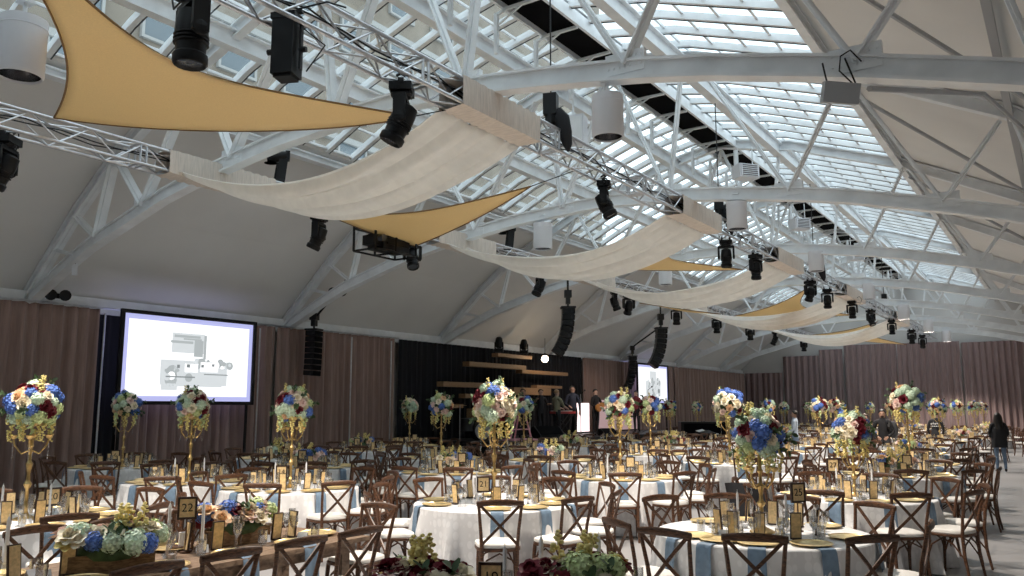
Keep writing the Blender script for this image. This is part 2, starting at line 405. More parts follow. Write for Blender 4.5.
# black power cable lying along each truss
for x, lab in ((XM,'thin black cables lying loose along the central lighting truss'), (XT,'thin black cables lying loose along the left lighting truss')):
    b = MB()
    for j in range(2):
        pts = [(x+.06*math.sin(i*1.7+j)+.03*j, 1.2+i*.5, ZT-.06-.1*abs(math.sin(i*.8+j*2))) for i in range(96)]
        b.tube(pts, .011, 5)
    tag(b.build('power_cable', M['black']), lab, 'cable')

# cream sleeves wrapped round the trusses and the swags hung between them
SW = [(7.55,9.3, 7.3,9.4),(14.4,16.5, 14.0,16.2),(20.6,23.0, 20.2,22.6),(28.2,31.2, 27.6,30.4),(37.5,41.0, 36.5,40.0)]
for i, (a, c, d, e) in enumerate(SW):
    for x, y0, y1, nm in ((XM, a, c, 'central'), (XT, d, e, 'left')):
        b = MB(); s = .37; n = int((y1-y0)/.05)
        ring = [(-1,-1),(-.33,-1.05),(.33,-1.05),(1,-1),(1.03,-.33),(1.03,.33),(1,1),(.33,1.02),(-.33,1.02),(-1,1),(-1.03,.33),(-1.03,-.33)]
        def fn(u, v):
            p = ring[int(round(u*12)) % 12]; y = y0+(y1-y0)*v
            w = 1 + .035*math.sin(y*37+p[0]*2)+.02*math.sin(y*83+p[1]*3)
            return V(x+p[0]*s/2*w, y, ZT-.155+p[1]*s/2*w)
        b.grid(fn, 12, n, close=True)
        tag(b.build('truss_sleeve', M['sleeve'], None, True), 'pleated cream sleeve round the %s lighting truss at the %s cream swag' % (nm, ordn[i]), 'truss sleeve', 'cream truss sleeves')
    b = MB(); sag = .62 if i == 0 else .7
    def fn(u, v):
        x = XM-.17 + (XT-XM+.34)*u
        ya = a + (c-a)*v; yb = d + (e-d)*v
        g = 1 - .42*math.sin(PI*u)**1.2*0
        mid = (ya*(1-u)+yb*u); cen = ((a+c)/2*(1-u)+(d+e)/2*u); y = cen + (mid-cen)*(1-.20*math.sin(PI*min(1,u*1.0))-.16*u)
        z = ZT-.33 - sag*4*u*(1-u)*(1+.18*(v-.5))
        env = .35+.65*math.sin(PI*min(1, u*.98)); ph = 1.3*math.sin(u*2.2+i)
        z += env*(.060*math.sin(v*30+ph)+.034*math.sin(v*53-2.1*ph+u*3)+.05*math.sin(v*12+u*2)) ; y += .05*env*math.cos(v*30+ph)*(1-abs(2*v-1)**6)
        return V(x, y, z)
    b.grid(fn, 44, 130)
    o = b.build('cloth_swag', M['chiffon'], None, 'all')
    so = o.modifiers.new('s', 'SOLIDIFY'); so.thickness = .004
    tag(o, ['wide cream cloth swag nearest the camera, hung between the two lighting trusses','cream cloth swag hung above the left speaker arrays, second from the camera',
            'cream cloth swag in the middle of the row, third from the camera','cream cloth swag fourth from the camera, close to the far drapes','cream cloth swag farthest from the camera, just above the far drapes'][i], 'swag', 'cream cloth swags')

# mustard shade sails: triangles with curved-in edges
def sail(A, B_, C, label, pull=(.1,-.04,.25), sag=.12):
    A, B_, C = map(Vector, (A, B_, C)); N = 22; b = MB(); idx = {}; vs = []
    G = (A+B_+C)/3
    for i in range(N+1):
        for j in range(N+1-i):
            k = N-i-j; a, c, d = i/N, j/N, k/N
            p = A*a+B_*c+C*d
            p = p + (C-p)*pull[0]*4*a*c*(1-d)**2 + (A-p)*pull[1]*4*c*d*(1-a)**2 + (B_-p)*pull[2]*4*a*d*(1-c)**2
            p.z -= sag*27*a*c*d*.5
            idx[i,j] = len(vs); vs.append(p)
    fs = []
    for i in range(N):
        for j in range(N-i):
            fs.append((idx[i,j], idx[i+1,j], idx[i,j+1]))
            if j < N-i-1: fs.append((idx[i+1,j], idx[i+1,j+1], idx[i,j+1]))
    b.add(vs, fs); o = b.build('shade_sail', M['sail'], None, 'all'); so = o.modifiers.new('s', 'SOLIDIFY'); so.thickness = .005
    tag(o, label, 'shade sail', 'mustard shade sails')
    h = MB()
    for path in ([idx[i,0] for i in range(N+1)], [idx[0,j] for j in range(N+1)], [idx[i,N-i] for i in range(N+1)]):
        h.tube([vs[k] for k in path], .013, 5)
    h.build('hem', M['hem'], o)
    return o
def cord(p, q, label):
    b = MB(); b.tube([p, q], .008, 5); tag(b.build('cord', M['black']), label, 'cord', 'sail tension cords')
ZS = ZT-.3
S_ = [((-6.1,2.35,H+3.5), (-11.4,5.5,H+3.98), (-6.3,7.2,H+3.47), 'large mustard shade sail at top left, nearest the camera', (.08,-.13,.27)),
      ((-11.4,10.55,H+3.62), (-11.4,13.15,H+3.42), (-6.55,10.2,H+3.32), 'mustard shade sail just under the wide nearest cream swag', (-.03,-.05,.2)),
      ((-6.5,16.0,H+3.62), (-11.4,20.6,H+4.02), (-6.3,19.2,H+3.27), 'mustard shade sail peaking behind the second cream swag', (.05,-.08,.3)),
      ((-11.4,24.3,H+3.35), (-11.4,28.8,H+3.5), (-8.4,23.4,H+2.72), 'small mustard shade sail showing below the third cream swag'),
      ((XM-.4,25.6,H+3.6), (XT+.3,33,H+3.7), (XM-.3,31.5,H+3.3), 'mustard shade sail between the third and fourth cream swags'),
      ((XM-.4,36.5,H+3.5), (XT+.3,44,H+3.7), (XM-.3,43,H+2.95), 'mustard shade sail farthest down the hall, close to the far drapes')]
for a in S_: sail(*a)
cord((-6.3,7.2,H+3.47), (XM-.1,7.7,ZS), 'short dark cord from the largest mustard sail to the central truss')
cord((-6.55,10.2,H+3.32), (XM-.15,10.9,ZS), 'short dark cord from the second mustard sail to the central truss')
cord((-6.3,19.2,H+3.27), (XM-.1,20,ZS), 'short dark cord from the third mustard sail to the central truss')

# ------------------------------------------------------------------ stage lighting fixtures
def moving_head(tilt, kind_):
    r = empty('moving_head_light', (0,0,0)); tag(r, 'x', 'stage light', 'moving head lights on the trusses')
    b = MB(); b.box((0,0,-.11), (.30,.24,.09)); b.box((0,0,-.165), (.22,.2,.03)); b.lathe([(.1,-.2),(.12,-.18),(.12,-.16)], 14); b.build('base', M['black'], r)
    b = MB()
    for s in (-1,1): b.box((s*.09,0,-.045), (.04,.06,.07)); b.tube([(s*.09,-.05,.01),(s*.09,0,.04),(s*.09,.05,.01)], .016, 6)
    b.build('clamp', M['blackm'], r)
    b = MB(); b.box((0,0,-.225), (.36,.13,.05))
    for s in (-1,1): b.box((s*.175,0,-.36), (.045,.13,.28)); b.ball((s*.175,0,-.46), .075, 10, 6, (.4,1,1))
    b.build('yoke', M['black'], r)
    h = MB(); Mx = Matrix.Rotation(tilt, 3, 'X'); prof = [(.06,-.19),(.11,-.17),(.125,-.08),(.13,0),(.12,.08),(.115,.17),(.135,.19),(.135,.25),(.12,.27),(.09,.24)]
    prof = [(a, -z) for a, z in prof]
    h.lathe(prof, 14, (0,0,-.46), 0, Mx)
    for k in range(3): h.lathe([(.127,-.02-k*.03),(.137,-.025-k*.03),(.137,-.035-k*.03),(.127,-.04-k*.03)], 14, (0,0,-.46), 0, Mx)
    hd = h.build('lamp_head', M['black'], r, True)
    b = MB(); b.lathe([(.0,-.245),(.06,-.252),(.1,-.245)], 14, (0,0,-.46), 0, Mx); b.build('lens', M['lens'], hd, True)
    b = MB(); b.tube([(.1,0,-.08),(.3,.05,-.16),(.36,.05,-.02),(.28,.02,.1),(.15,0,.02)], .009, 5); b.build('cable', M['black'], r)
    return Kind(r)
MH = [moving_head(t, i) for i, t in enumerate((.0, .45, -.35))]
HM = [(3.97,0,2.9,1.2,'black moving head light cut off by the top edge, above the largest mustard sail'),(6.65,1,2.16,1.16,'black moving head light tilted down at the tip of the largest mustard sail'),
      (11.55,1,-1.2,1.0,'black moving head light hanging below the central truss, between first and second swags'),(17.25,0,.3,1,'black moving head light right of the third mustard sail tip'),
      (19.3,0,1.2,1,'black moving head light second of the pair beside the third swag'),(24.3,1,.9,1,'black moving head light left of the pair above the fourth swag'),(26.3,0,.3,1,'black moving head light right of the pair above the fourth swag'),
      (29.8,0,0,1,'black moving head light above the middle of the far drapes, first of three'),(33,2,1,1,'black moving head light above the middle of the far drapes, second of three'),
      (37.4,0,0,1,'black moving head light above the middle of the far drapes, third of three'),(42.6,0,.5,1.1,'black moving head light last but one on the central truss'),(46,1,.2,1.1,'black moving head light last on the central truss')]
for y, k, rz, s, lab in HM: MH[k].put((XM, y, ZT-.31), rz, lab, scale=s*.9)
HL = [(5.0,1,2.2,1.1,'black moving head light cut off by the left edge under the left truss'),(10.6,1,2.0,1,'black moving head light on the left truss beside the second mustard sail tip'),
      (13.3,1,-2.2,1,'black moving head light on the left truss right of the black equipment cage'),(18.5,1,2.4,1,'black moving head light on the left truss left of the nearer speaker array'),
      (22.9,2,2.2,.95,'smaller black moving head light left of the farther speaker array'),(23.9,1,.9,1,'black moving head light between the two large speaker arrays'),(27.8,0,.3,1,'black moving head light right of the farther speaker array'),
      (31.9,0,.9,1,'black moving head light on left truss, second beyond the farther array'),(36.1,0,0,1,'black moving head light on left truss, third beyond the farther array'),
      (39.8,1,2,1,'black moving head light on left truss, fourth beyond the farther array'),(45,0,1,1,'black moving head light last on the left truss')]
for y, k, rz, s, lab in HL: MH[k].put((XT, y, ZT-.31), rz, lab, scale=s)
# lights standing up on top of the left truss
for y, lab in ((9.6,'black spotlight standing on top of the left truss behind nearest swag'), (17.0,'black spotlight standing on top of the left truss above the second swag')):
    r = empty('spotlight', (XT, y, ZT), .9, lab, 'stage light', 'spotlights standing on the left truss')
    b = MB(); b.box((0,0,.05), (.2,.2,.1)); b.tube([(-.07,0,.1),(-.03,0,.42)], .022, 6); b.tube([(.09,0,.1),(.03,0,.42)], .022, 6); b.build('stand', M['blackm'], r)
    b = MB(); b.box((0.05,0,.28), (.16,.15,.42), (0,.1,0)); b.build('ballast_box', M['black'], r)
    b = MB(); b.tube([(-.22,0,.50),(.12,0,.55)], [.09,.10], 12); b.lathe([(.1,-.1),(.12,-.1)], 12, (-.15,0,.5)); b.box((.14,0,.56), (.08,.16,.16)); b.build('lamp_head', M['black'], r, True)
# long narrow profile light
r = empty('profile_spotlight', (XM, 5.0, ZT-.16), .4, 'tall black rectangular stage light hanging between two moving heads at top left', 'stage light')
b = MB(); b.box((0,0,-.40), (.22,.22,.56)); b.box((0,0,-.1), (.25,.24,.06)); b.box((0,0,-.69), (.18,.18,.04)); b.build('housing', M['black'], r)
b = MB()
for s in (-1,1): b.box((s*.145,0,-.36), (.02,.05,.52)); b.tube([(s*.13,0,-.42),(s*.2,0,-.42)], .03, 8)
b.box((0,0,-.03), (.3,.05,.03)); b.build('bracket', M['blackm'], r)
b = MB(); b.tube([(.1,0,0),(.35,.1,.1),(.55,.1,.02)], .01, 5); b.tube([(.05,.1,-.1),(.3,.2,-.3),(.16,.1,-.6)], .008, 5); b.build('cable', M['black'], r)
# equipment cage
r = empty('equipment_cage', (XT+.05, 12.4, ZT-.32), .0, 'black caged equipment box hanging under the left truss below the mustard sail', 'equipment cage')
b = MB()
for x in (-.3,.3):
    for z in (-.06,-.52): b.bar((x,-.62,z), (x,.62,z), .035, .035)
    for y in (-.62,0,.62): b.bar((x,y,-.52), (x,y,-.0), .035, .035)
for y in (-.62,0,.62):
    for z in (-.06,-.52): b.bar((-.3,y,z), (.3,y,z), .035, .035)
b.build('cage_frame', M['blackm'], r)
b = MB(); b.box((0,.1,-.29), (.44,.8,.34)); b.box((0,-.4,-.3), (.3,.25,.2)); b.box((.23,.1,-.2), (.03,.6,.04)); b.box((.23,.1,-.34), (.03,.6,.04)); b.build('projector_body', M['black'], r)
b = MB(); b.tube([(.3,-.5,-.3),(.42,-.5,-.3)], .07, 12); b.build('lens', M['lens'], r)
# chain hoists
def hoist(y, lab, bag=True, x=XM):
    r = empty('chain_hoist', (x, y, ZT), .3, lab, 'chain hoist', 'chain hoists over the central truss')
    b = MB(); b.tube([(0,0,.55),(0,0,roof_z(x)-ZT-.52)], .012, 5); b.build('chain', M['black'], r)
    b = MB(); b.box((0,0,.42), (.2,.17,.32)); b.lathe([(.05,.1),(.09,.14),(.09,.26)], 10); b.tube([(0,0,0),(0,0,.12)], .02, 6); b.build('motor', M['black'], r)
    if bag:
        b = MB(); b.tube([(.1,.0,.34),(.16,.02,.2),(.2,.03,0),(.24,.03,-.2),(.25,.03,-.3)], [.06,.12,.11,.07,.02], 9); b.build('chain_bag', M['cblack'], r, True)
hoist(9.9, 'black chain hoist with hanging cloth bag right of the first truss sleeve'); hoist(16.9, 'black chain hoist above the moving head next to the second sleeve')
hoist(24.9, 'black chain hoist above the paired moving heads'); hoist(36, 'black chain hoist far along the central truss', False)
# line arrays
def array(loc, rz, n, s, lab, curve=.09, arm=True, first=-.35):
    r = empty('speaker_array', loc, rz, lab, 'speaker array')
    b = MB(); b.tube([(0,0,.4 if n == 8 and s > .75 else 0),(0,0,-.55*s)], .03, 6); b.box((0,0,-.1*s), (.2,.2,.25*s)); b.box((0,0,-.3*s), (.16,.12,.3*s)); b.box((0,0,-.58*s), (.5*s,.5*s,.05)); b.build('rigging_frame', M['blackm'], r)
    p = V(0,0,-.62*s); a = 0; ht = .20*s
    for i in range(n):
        a += curve*(i/n+.25); d = V(0, math.sin(a), -math.cos(a))
        b = MB(); c = p+d*ht/2; Mx = Matrix.Rotation(a, 3, 'X'); w = .62*s
        vs = [(-w/2,-.2*s,-ht/2*.95),(w/2,-.2*s,-ht/2*.95),(w/2*.8,.2*s,-ht/2*.86),(-w/2*.8,.2*s,-ht/2*.86)]
        vs = vs+[(x_,y_,-z_) for x_,y_,z_ in vs]
        b.add([Mx @ Vector(v)+c for v in vs], [(0,3,2,1),(4,5,6,7),(0,1,5,4),(1,2,6,5),(2,3,7,6),(3,0,4,7)])
        cab = b.build('speaker_cabinet', M['black'], r)
        g = MB(); g.box(c+Mx @ V(0,-.21*s,0), (w*.9,.015,ht*.8), Mx); g.build('grille', M['vent'], cab)
        g = MB()
        for q in (-1,1): g.box(c+Mx @ V(q*w*.5,-.12*s,0), (.02,.05,ht*.5), Mx); 
        g.build('rigging_link', M['blackm'], cab)
        p = p+d*(ht*1.03)
    return r
array((XT,20.0,ZT-.72), 2.2, 8, .82, 'large black curved speaker array hanging left of the glowing stage bulb area', .11)
array((XT,26.4,ZT-.8), 2.2, 8, .82, 'large black curved speaker array hanging above and left of small projection screen', .11)
array((XL+.9,15.35,H+2.5), 1.9, 8, .74, 'slim straight black speaker array against the brown drape right of large screen', .01)
array((XL+1.0,34.8,H+2.8), 2.2, 9, .8, 'slim black speaker array overlapping the left edge of small projection screen', .07)
# twin spot emergency lights and the brackets
def twin(loc, rz, lab):
    r = empty('emergency_light', loc, rz, lab, 'emergency light', 'twin emergency lights by the eaves')
    b = MB(); b.box((0,0,0), (.14,.08,.1)); b.tube([(0,0,0),(0,.1,.05)], .02, 6); b.build('bracket', M['blackm'], r)
    for s in (-1,1):
        q = MB(); Mx = Matrix.Rotation(PI/2, 3, 'X'); q.lathe([(.05,-.1),(.1,-.06),(.115,.06),(.115,.1),(.09,.09)], 14, (s*.13,-.08,0), 0, Mx); h = q.build('lamp_head', M['black'], r, True)
        q = MB(); q.lathe([(0,.07),(.09,.075)], 14, (s*.13,-.08,0), 0, Mx); q.build('lens', M['whitep'], h)
twin((XL+.5,8.7,H+2.28), 1.1, 'twin round emergency lights above the left end of brown drape'); twin((XL+1.6,15.5,H+3.05), .8, 'twin round emergency lights above the slim speaker array by large screen')
b = MB(); b.tube([(XL+1.0,15.35,H+2.45),(XL+1.3,15.4,H+2.75),(XL+1.6,15.6,H+2.98),(XL+2.2,15.2,H+3.3)], .03, 6); tag(b.build('cable_arm', M['black']), 'bent black cable arm above the slim speaker array', 'cable')
b = MB(); b.tube([(XL+1.0,34.8,H+2.75),(XL+1.3,34.8,H+2.95),(XL+2.4,34.9,H+3.65)], .035, 6); tag(b.build('cable_arm', M['black']), 'bent black arm above the slim speaker array at small screen', 'cable')
r = empty('exit_tag', (-15.9,8.3,H+2.65), .5, 'small white tag hanging from the left end of nearest roof truss', 'tag'); MB().box((0,0,0), (.1,.03,.22)).build('panel', M['whitep'], r); MB().tube([(0,0,.1),(0,0,.4)], .008, 5).build('cord', M['black'], r)

# round pendant shades
FILL_POWER = 1350  # power of the fill lights added inside the pendants
def pendant():
    r = empty('pendant_light', (0,0,0)); tag(r, 'p', 'pendant light', 'white drum pendant lights')
    b = MB(); b.lathe([(.165,-.02),(.19,0),(.19,-.5),(.175,-.52),(.168,-.5),(.165,-.06)], 28, caps=False)
    b.lathe([(0.001,0.0),(.18,.001)], 28); b.lathe([(.192,-.08),(.196,-.085),(.192,-.09)], 28); b.build('drum_shade', M['whitep'], r, True)
    b = MB(); b.lathe([(.166,-.5),(.15,-.3),(.08,-.2),(.001,-.18)], 20, caps=False); b.build('reflector', M['reflector'], r, True)
    b = MB(); b.tube([(0,0,0),(0,0,.17)], .02, 8); b.box((0,0,.17), (.12,.12,.03)); b.build('mount', M['steel'], r)
    return Kind(r)
PD = pendant()
def lamp(x, y, z, power, col=(1,.88,.76), spot=None, aim=None):
    l = bpy.data.lights.new('fill_or_stage_light', 'SPOT' if spot else 'POINT'); l.energy = power; l.color = col; l.shadow_soft_size = .03
    if spot: l.spot_size = math.radians(spot); l.spot_blend = .35
    o = bpy.data.objects.new('fill_or_stage_light', l); COL.objects.link(o); o.location = (x, y, z)
    if aim is not None: o.rotation_euler = (Vector(aim)-Vector((x,y,z))).to_track_quat('-Z','Y').to_euler()
    return o
PP = [(-8.2,3.6,H+3.75,1.12,'white drum pendant at the top left corner'),(-4.25,8.3,H+3.63,.98,'white drum pendant under the nearest roof truss, top centre'),
      (-9.35,15.05,H+4.0,1.1,'white drum pendant above the second swag, left of the hanging moving head'),(-5.0,15.05,H+3.86,1.0,'white drum pendant partly behind the second roof truss chord'),
      (-5.2,21.8,H+4.0,1,'white drum pendant under the third roof truss'),(-9.4,21.8,H+4.0,1,'white drum pendant under the third truss, far left one'),(-5.2,28.55,H+4,1,'white drum pendant under the fourth roof truss')]
for x, y, z, s, lab in PP:
    PD.put((x,y,z), 0, lab, scale=s); 
    if x > -9: lamp(x, y, z-.465*s, FILL_POWER, spot=112)  # fill light added inside the unlit pendant to brighten the hall
for y in TY[5:]:
    PD.put((-5.2,y,H+4), 0, 'white drum pendant under the %s roof truss' % ordn[TY.index(y)+1 if 0 else TY.index(y)]); lamp(-5.2, y, H+3.535, FILL_POWER, spot=112)  # far pendants get the same added fill light
b = MB(); b.tube([(-8.2,3.6,H+3.9),(-8.2,3.6,roof_z(-8.2)-.1)], .01, 5); tag(b.build('suspension_rod', M['steel']), 'thin rod holding the drum pendant at the top left corner', 'rod')
# unit heaters / duct boxes near the ridge
def heater():
    r = empty('unit_heater', (0,0,0)); tag(r, 'h', 'unit heater', 'white unit heaters near the ridge')
    b = MB(); b.box((0,0,0), (.8,.5,.5)); b.box((0,-.27,0), (.7,.05,.42)); b.build('housing', M['whitep'], r)
    b = MB()
    for k in range(6): b.box((0,-.3,-.17+k*.07), (.6,.02,.03), (.5,0,0))
    b.build('louvre', M['reflector'], r)
    b = MB(); b.tube([(.3,0,.25),(.3,0,1.0)], .02, 6); b.tube([(-.3,0,.25),(-.3,0,1.0)], .02, 6); b.tube([(0,.25,0),(0,.5,0),(0,.6,.3),(0,.6,1.0)], .07, 8); b.build('hanger', M['steel'], r)
    return Kind(r)
HT = heater()
for x, y, z, rz, lab in [(-6.5,20.4,H+6.0,.9,'white unit heater hung near the ridge above the second truss'),(-6.9,27,H+5.9,.9,'white unit heater hung near the ridge above the third truss'),(-6.6,34,H+5.9,.9,'white unit heater hung near the ridge above the fourth truss'),(-6.3,41,H+5.6,.9,'white unit heater hung near the ridge far down the hall')]:
    HT.put((x,y,z), rz, lab, scale=.72)
for k, (x, y, z) in enumerate([(-8.9,21.8,H+5.4),(-7.2,28.6,H+5.2),(-6.8,35.3,H+5.1),(-8.3,14.6,H+5.8)]):
    r = empty('junction_box', (x,y,z), .2, 'square white metal box fixed near the ridge at the %s truss' % ['third','fourth','fifth','second'][k], 'junction box', 'white boxes near the ridge')
    MB().box((0,0,0), (.55,.3,.6)).build('housing', M['whitep'], r); MB().box((0,-.16,0), (.48,.03,.52)).build('lid', M['steel'], r); MB().tube([(0,0,.3),(0,0,1.0)], .025, 6).build('conduit', M['steel'], r)
# flat grey wireless antenna panel hanging on the nearest truss
r = empty('panel_speaker', (-1.62,8.1,H+3.02), .55, 'flat grey box panel hanging from nearest roof truss, upper right', 'panel')
b = MB(); b.box((0,0,0), (.34,.10,.2), (.25,.1,0)); b.build('panel_box', M['steelg'], r)
b = MB(); b.tube([(-.12,0,.1),(-.12,.1,.35)], .009, 5); b.tube([(.12,0,.1),(.02,.05,.25),(.04,.05,.4),(.12,0,.44),(.2,-.05,.3)], .008, 5); b.tube([(.15,0,.1),(.1,.1,.4)], .009, 5); b.build('cable', M['black'], r)
b = MB(); b.tube([(-1.4,8.35,H+3.1),(-.6,11.5,H+3.9),(1.0,15,H+2.6)], .03, 6); 
tag(b.build('conduit_pipe', M['steelg']), 'grey conduit pipe running down the right ceiling behind the panel', 'pipe')

# ------------------------------------------------------------------ drapes
def drape(name, p, q, z0, z1, m, lab, amp=.115, lean=0, wl=.25, group='brown floor-length drapes'):
    p, q = V(*p, 0), V(*q, 0); L = (q-p).length; d = (q-p)/L; nrm = V(d.y, -d.x, 0); n = max(8, int(L/.035)); ph = R.random()*6
    fz = [R.random()*6 for _ in range(3)]
    b = MB()
    def fn(u, v):
        s = u*L; z = z1+(z0-z1)*v
        w = math.sin(s*2*PI/wl+ph+1.2*math.sin(s*1.3+fz[0])+.3*v)+.5*math.sin(s*2*PI/(wl*2.3)+fz[1]+v*.5)+.35*math.sin(s*2*PI/(wl*.45)+fz[2])
        o = amp*w*(.45+.55*v)
        return p+d*(s+lean*v*(u-.5))+nrm*(o)+V(0,0,z)
    b.grid(fn, n, 7); o = b.build(name, m, None, 'all')
    return tag(o, lab, 'drape', group)
xw = XL+.28
ZD = H+2.12
segs = [(-3,4.2,'brown floor-length drape on the left wall, beyond the left picture edge','drape'),(4.2,9.72,'brown floor-length drape at the left edge, left of the large screen','drape'),(10.3,14.6,'brown floor-length drape hanging behind the large screen','drape'),
        (14.65,19.35,'brown floor-length drape between large screen and black stage backdrop','drape'),(31.3,36.4,'brown floor-length drape between black backdrop and small screen','drape'),
        (36.4,41.2,'brown floor-length drape right of the small screen','drape'),(41.3,52.7,'brown floor-length drape on the left wall, running to the far corner','drape')]
for a, c, lab, mm in segs: drape('drape', (xw,c), (xw,a), .03, ZD, M[mm], lab)
drape('stage_backdrop', (xw+.02,31.2), (xw+.02,19.45), .03, ZD, M['bdrape'], 'black velvet backdrop drape hanging behind the stage', .06, group=None)
drape('drape', (xw-.12,11.0), (xw-.12,9.4), .03, ZD-.1, M['bdrape'], 'narrow black drape in the gap left of the large screen', .03, group=None)
yf = Y1-.3
for x0, x1, z1, lab in [(-17.4,-15.0,2.15,'low mauve-brown drape in the far left corner'),(-14.95,-12.75,3.15,'mauve-brown far wall drape, second step up from the left corner'),(-12.7,-11.3,3.5,'narrow mauve-brown far wall drape, third step up from left corner'),
        (-11.25,-8.3,3.72,'tall mauve-brown far wall drape, left of centre'),(-8.25,-5.0,3.7,'tall mauve-brown far wall drape in the middle of the far wall'),(-4.95,-1.9,3.62,'tall mauve-brown far wall drape, right of centre'),(-1.85,2.1,3.5,'tall mauve-brown far wall drape at the right edge')]:
    drape('drape', (x0,yf), (x1,yf), .03, H+z1, M['drape2'], lab, .13, wl=.34)
for x, y0, y1 in ((xw+.1,-3,19.35),(xw+.1,31.3,52.5)):
    b = MB(); b.tube([(x,y0,ZD+.02),(x,y1,ZD+.02)], .025, 6); tag(b.build('drape_rod', M['alu']), 'slim drape rod along the top of the brown drapes %s the stage' % ('before' if y0 < 0 else 'beyond'), 'drape rod')
for y in (9.75,13.9,17.2,10.2,18.9):
    r = empty('drape_stand', (xw+.2,y,0), 0, 'thin metal drape pole on the left wall, %s' % {9.75:'left of large screen',13.9:'under the right part of large screen',17.2:'right of the slim speaker array',10.2:'under the left edge of large screen',18.9:'just left of the black backdrop'}[y], 'drape pole', 'thin drape poles')
    MB().tube([(0,0,.02),(0,0,ZD-.1)], .022, 7).build('pole', M['alu'], r); MB().box((0,0,.01), (.5,.4,.02)).build('base_plate', M['blackm'], r)

# ------------------------------------------------------------------ projection screens
def screen(y0, y1, z0, z1, x, lab, small):
    r = empty('projection_screen', (x,(y0+y1)/2,(z0+z1)/2), 0, lab, 'projection screen'); w, h = y1-y0, z1-z0; bz = .06*w/3.5+.02
    b = MB()
    for s in (-1,1): b.box((0,s*(w/2-bz/2),0), (.08,bz,h)); b.box((0,0,s*(h/2-bz/2)), (.08,w-2*bz,bz))
    b.build('frame', M['black'], r)
    b = MB(); b.box((-.02,0,0), (.02,w-2*bz,h-2*bz)); b.build('lit_border', M['eml'], r)
    iw, ih = w-2*bz, h-2*bz
    b = MB(); b.box((-.006,0,0.0), (.012,iw*(.93 if not small else .94),ih*.88)); o = b.build('lit_sheet', M['emw'], r)
    # picture: a group round a table under a slatted ceiling (grey tones), laid on the white sheet
    P = MB(); q = lambda u, v, uw, vh, mi, k: P.box((.003+k*.0015, (u-.5)*iw, (.5-v)*ih), (.004, uw*iw, vh*ih), None, mi)
    def qd(u, v, rr, mi, k):
        Rx = Matrix.Rotation(PI/2, 3, 'Y'); P.lathe([(rr*iw,-.002),(rr*iw,.002)], 12, (.003+k*.0015, (u-.5)*iw, (.5-v)*ih), mi, Rx)
    if not small:
        q(.47,.30,.25,.24,0,0); q(.46,.22,.2,.03,1,1); q(.42,.29,.17,.03,1,1); q(.5,.25,.14,.02,1,1); q(.60,.34,.02,.30,1,1); q(.55,.36,.07,.2,1,1); q(.53,.66,.52,.30,0,0); q(.56,.70,.38,.25,0,1)
        qd(.36,.66,.05,1,1); qd(.35,.75,.045,1,2); q(.34,.83,.12,.08,0,2)
        for i in range(46):
            u = .31+.52*R.random(); v = .5+.12*R.random()+.12*(u < .5); qd(u, v, .008+.022*R.random(), R.choice((0,0,1,1,2,3)), 2+i % 5)
        q(.50,.60,.10,.10,3,7); q(.64,.58,.14,.12,3,7); q(.40,.585,.02,.04,2,8); q(.475,.575,.025,.04,2,8); q(.585,.57,.02,.035,2,8); q(.67,.555,.02,.03,2,8); q(.42,.71,.22,.015,2,8); q(.7,.67,.2,.012,2,8)
    else:
        q(.5,.3,.22,.3,0,0); q(.5,.62,.5,.42,0,0)
        for i in range(46):
            u = .28+.45*R.random(); v = .35+.5*R.random(); qd(u, v, .01+.03*R.random(), R.choice((0,0,1,1,2,3)), 1+i % 5)
    P.build('projected_picture', [M['emg1'], M['emg2'], M['emg3'], M['emw']], o)
    b = MB()
    for s in (-1,1):
        b.bar((-.06,s*w*.46,-z0-(z1-z0)/2+.02), (-.06,s*w*.46,0), .05, .05)
        b.bar((-.35,s*w*.46,-z0-(z1-z0)/2+.03), (.3,s*w*.46,-z0-(z1-z0)/2+.03), .05, .05)
    b.build('stand', M['blackm'], r)
screen(9.95,13.55,H+.05,H+2.13,XL+.75,'large lit projection screen with black frame on the left wall', False)
screen(35.75,39.4,H+.12,H+2.1,XL+.75,'small distant projection screen showing a faint picture right of stage', True)

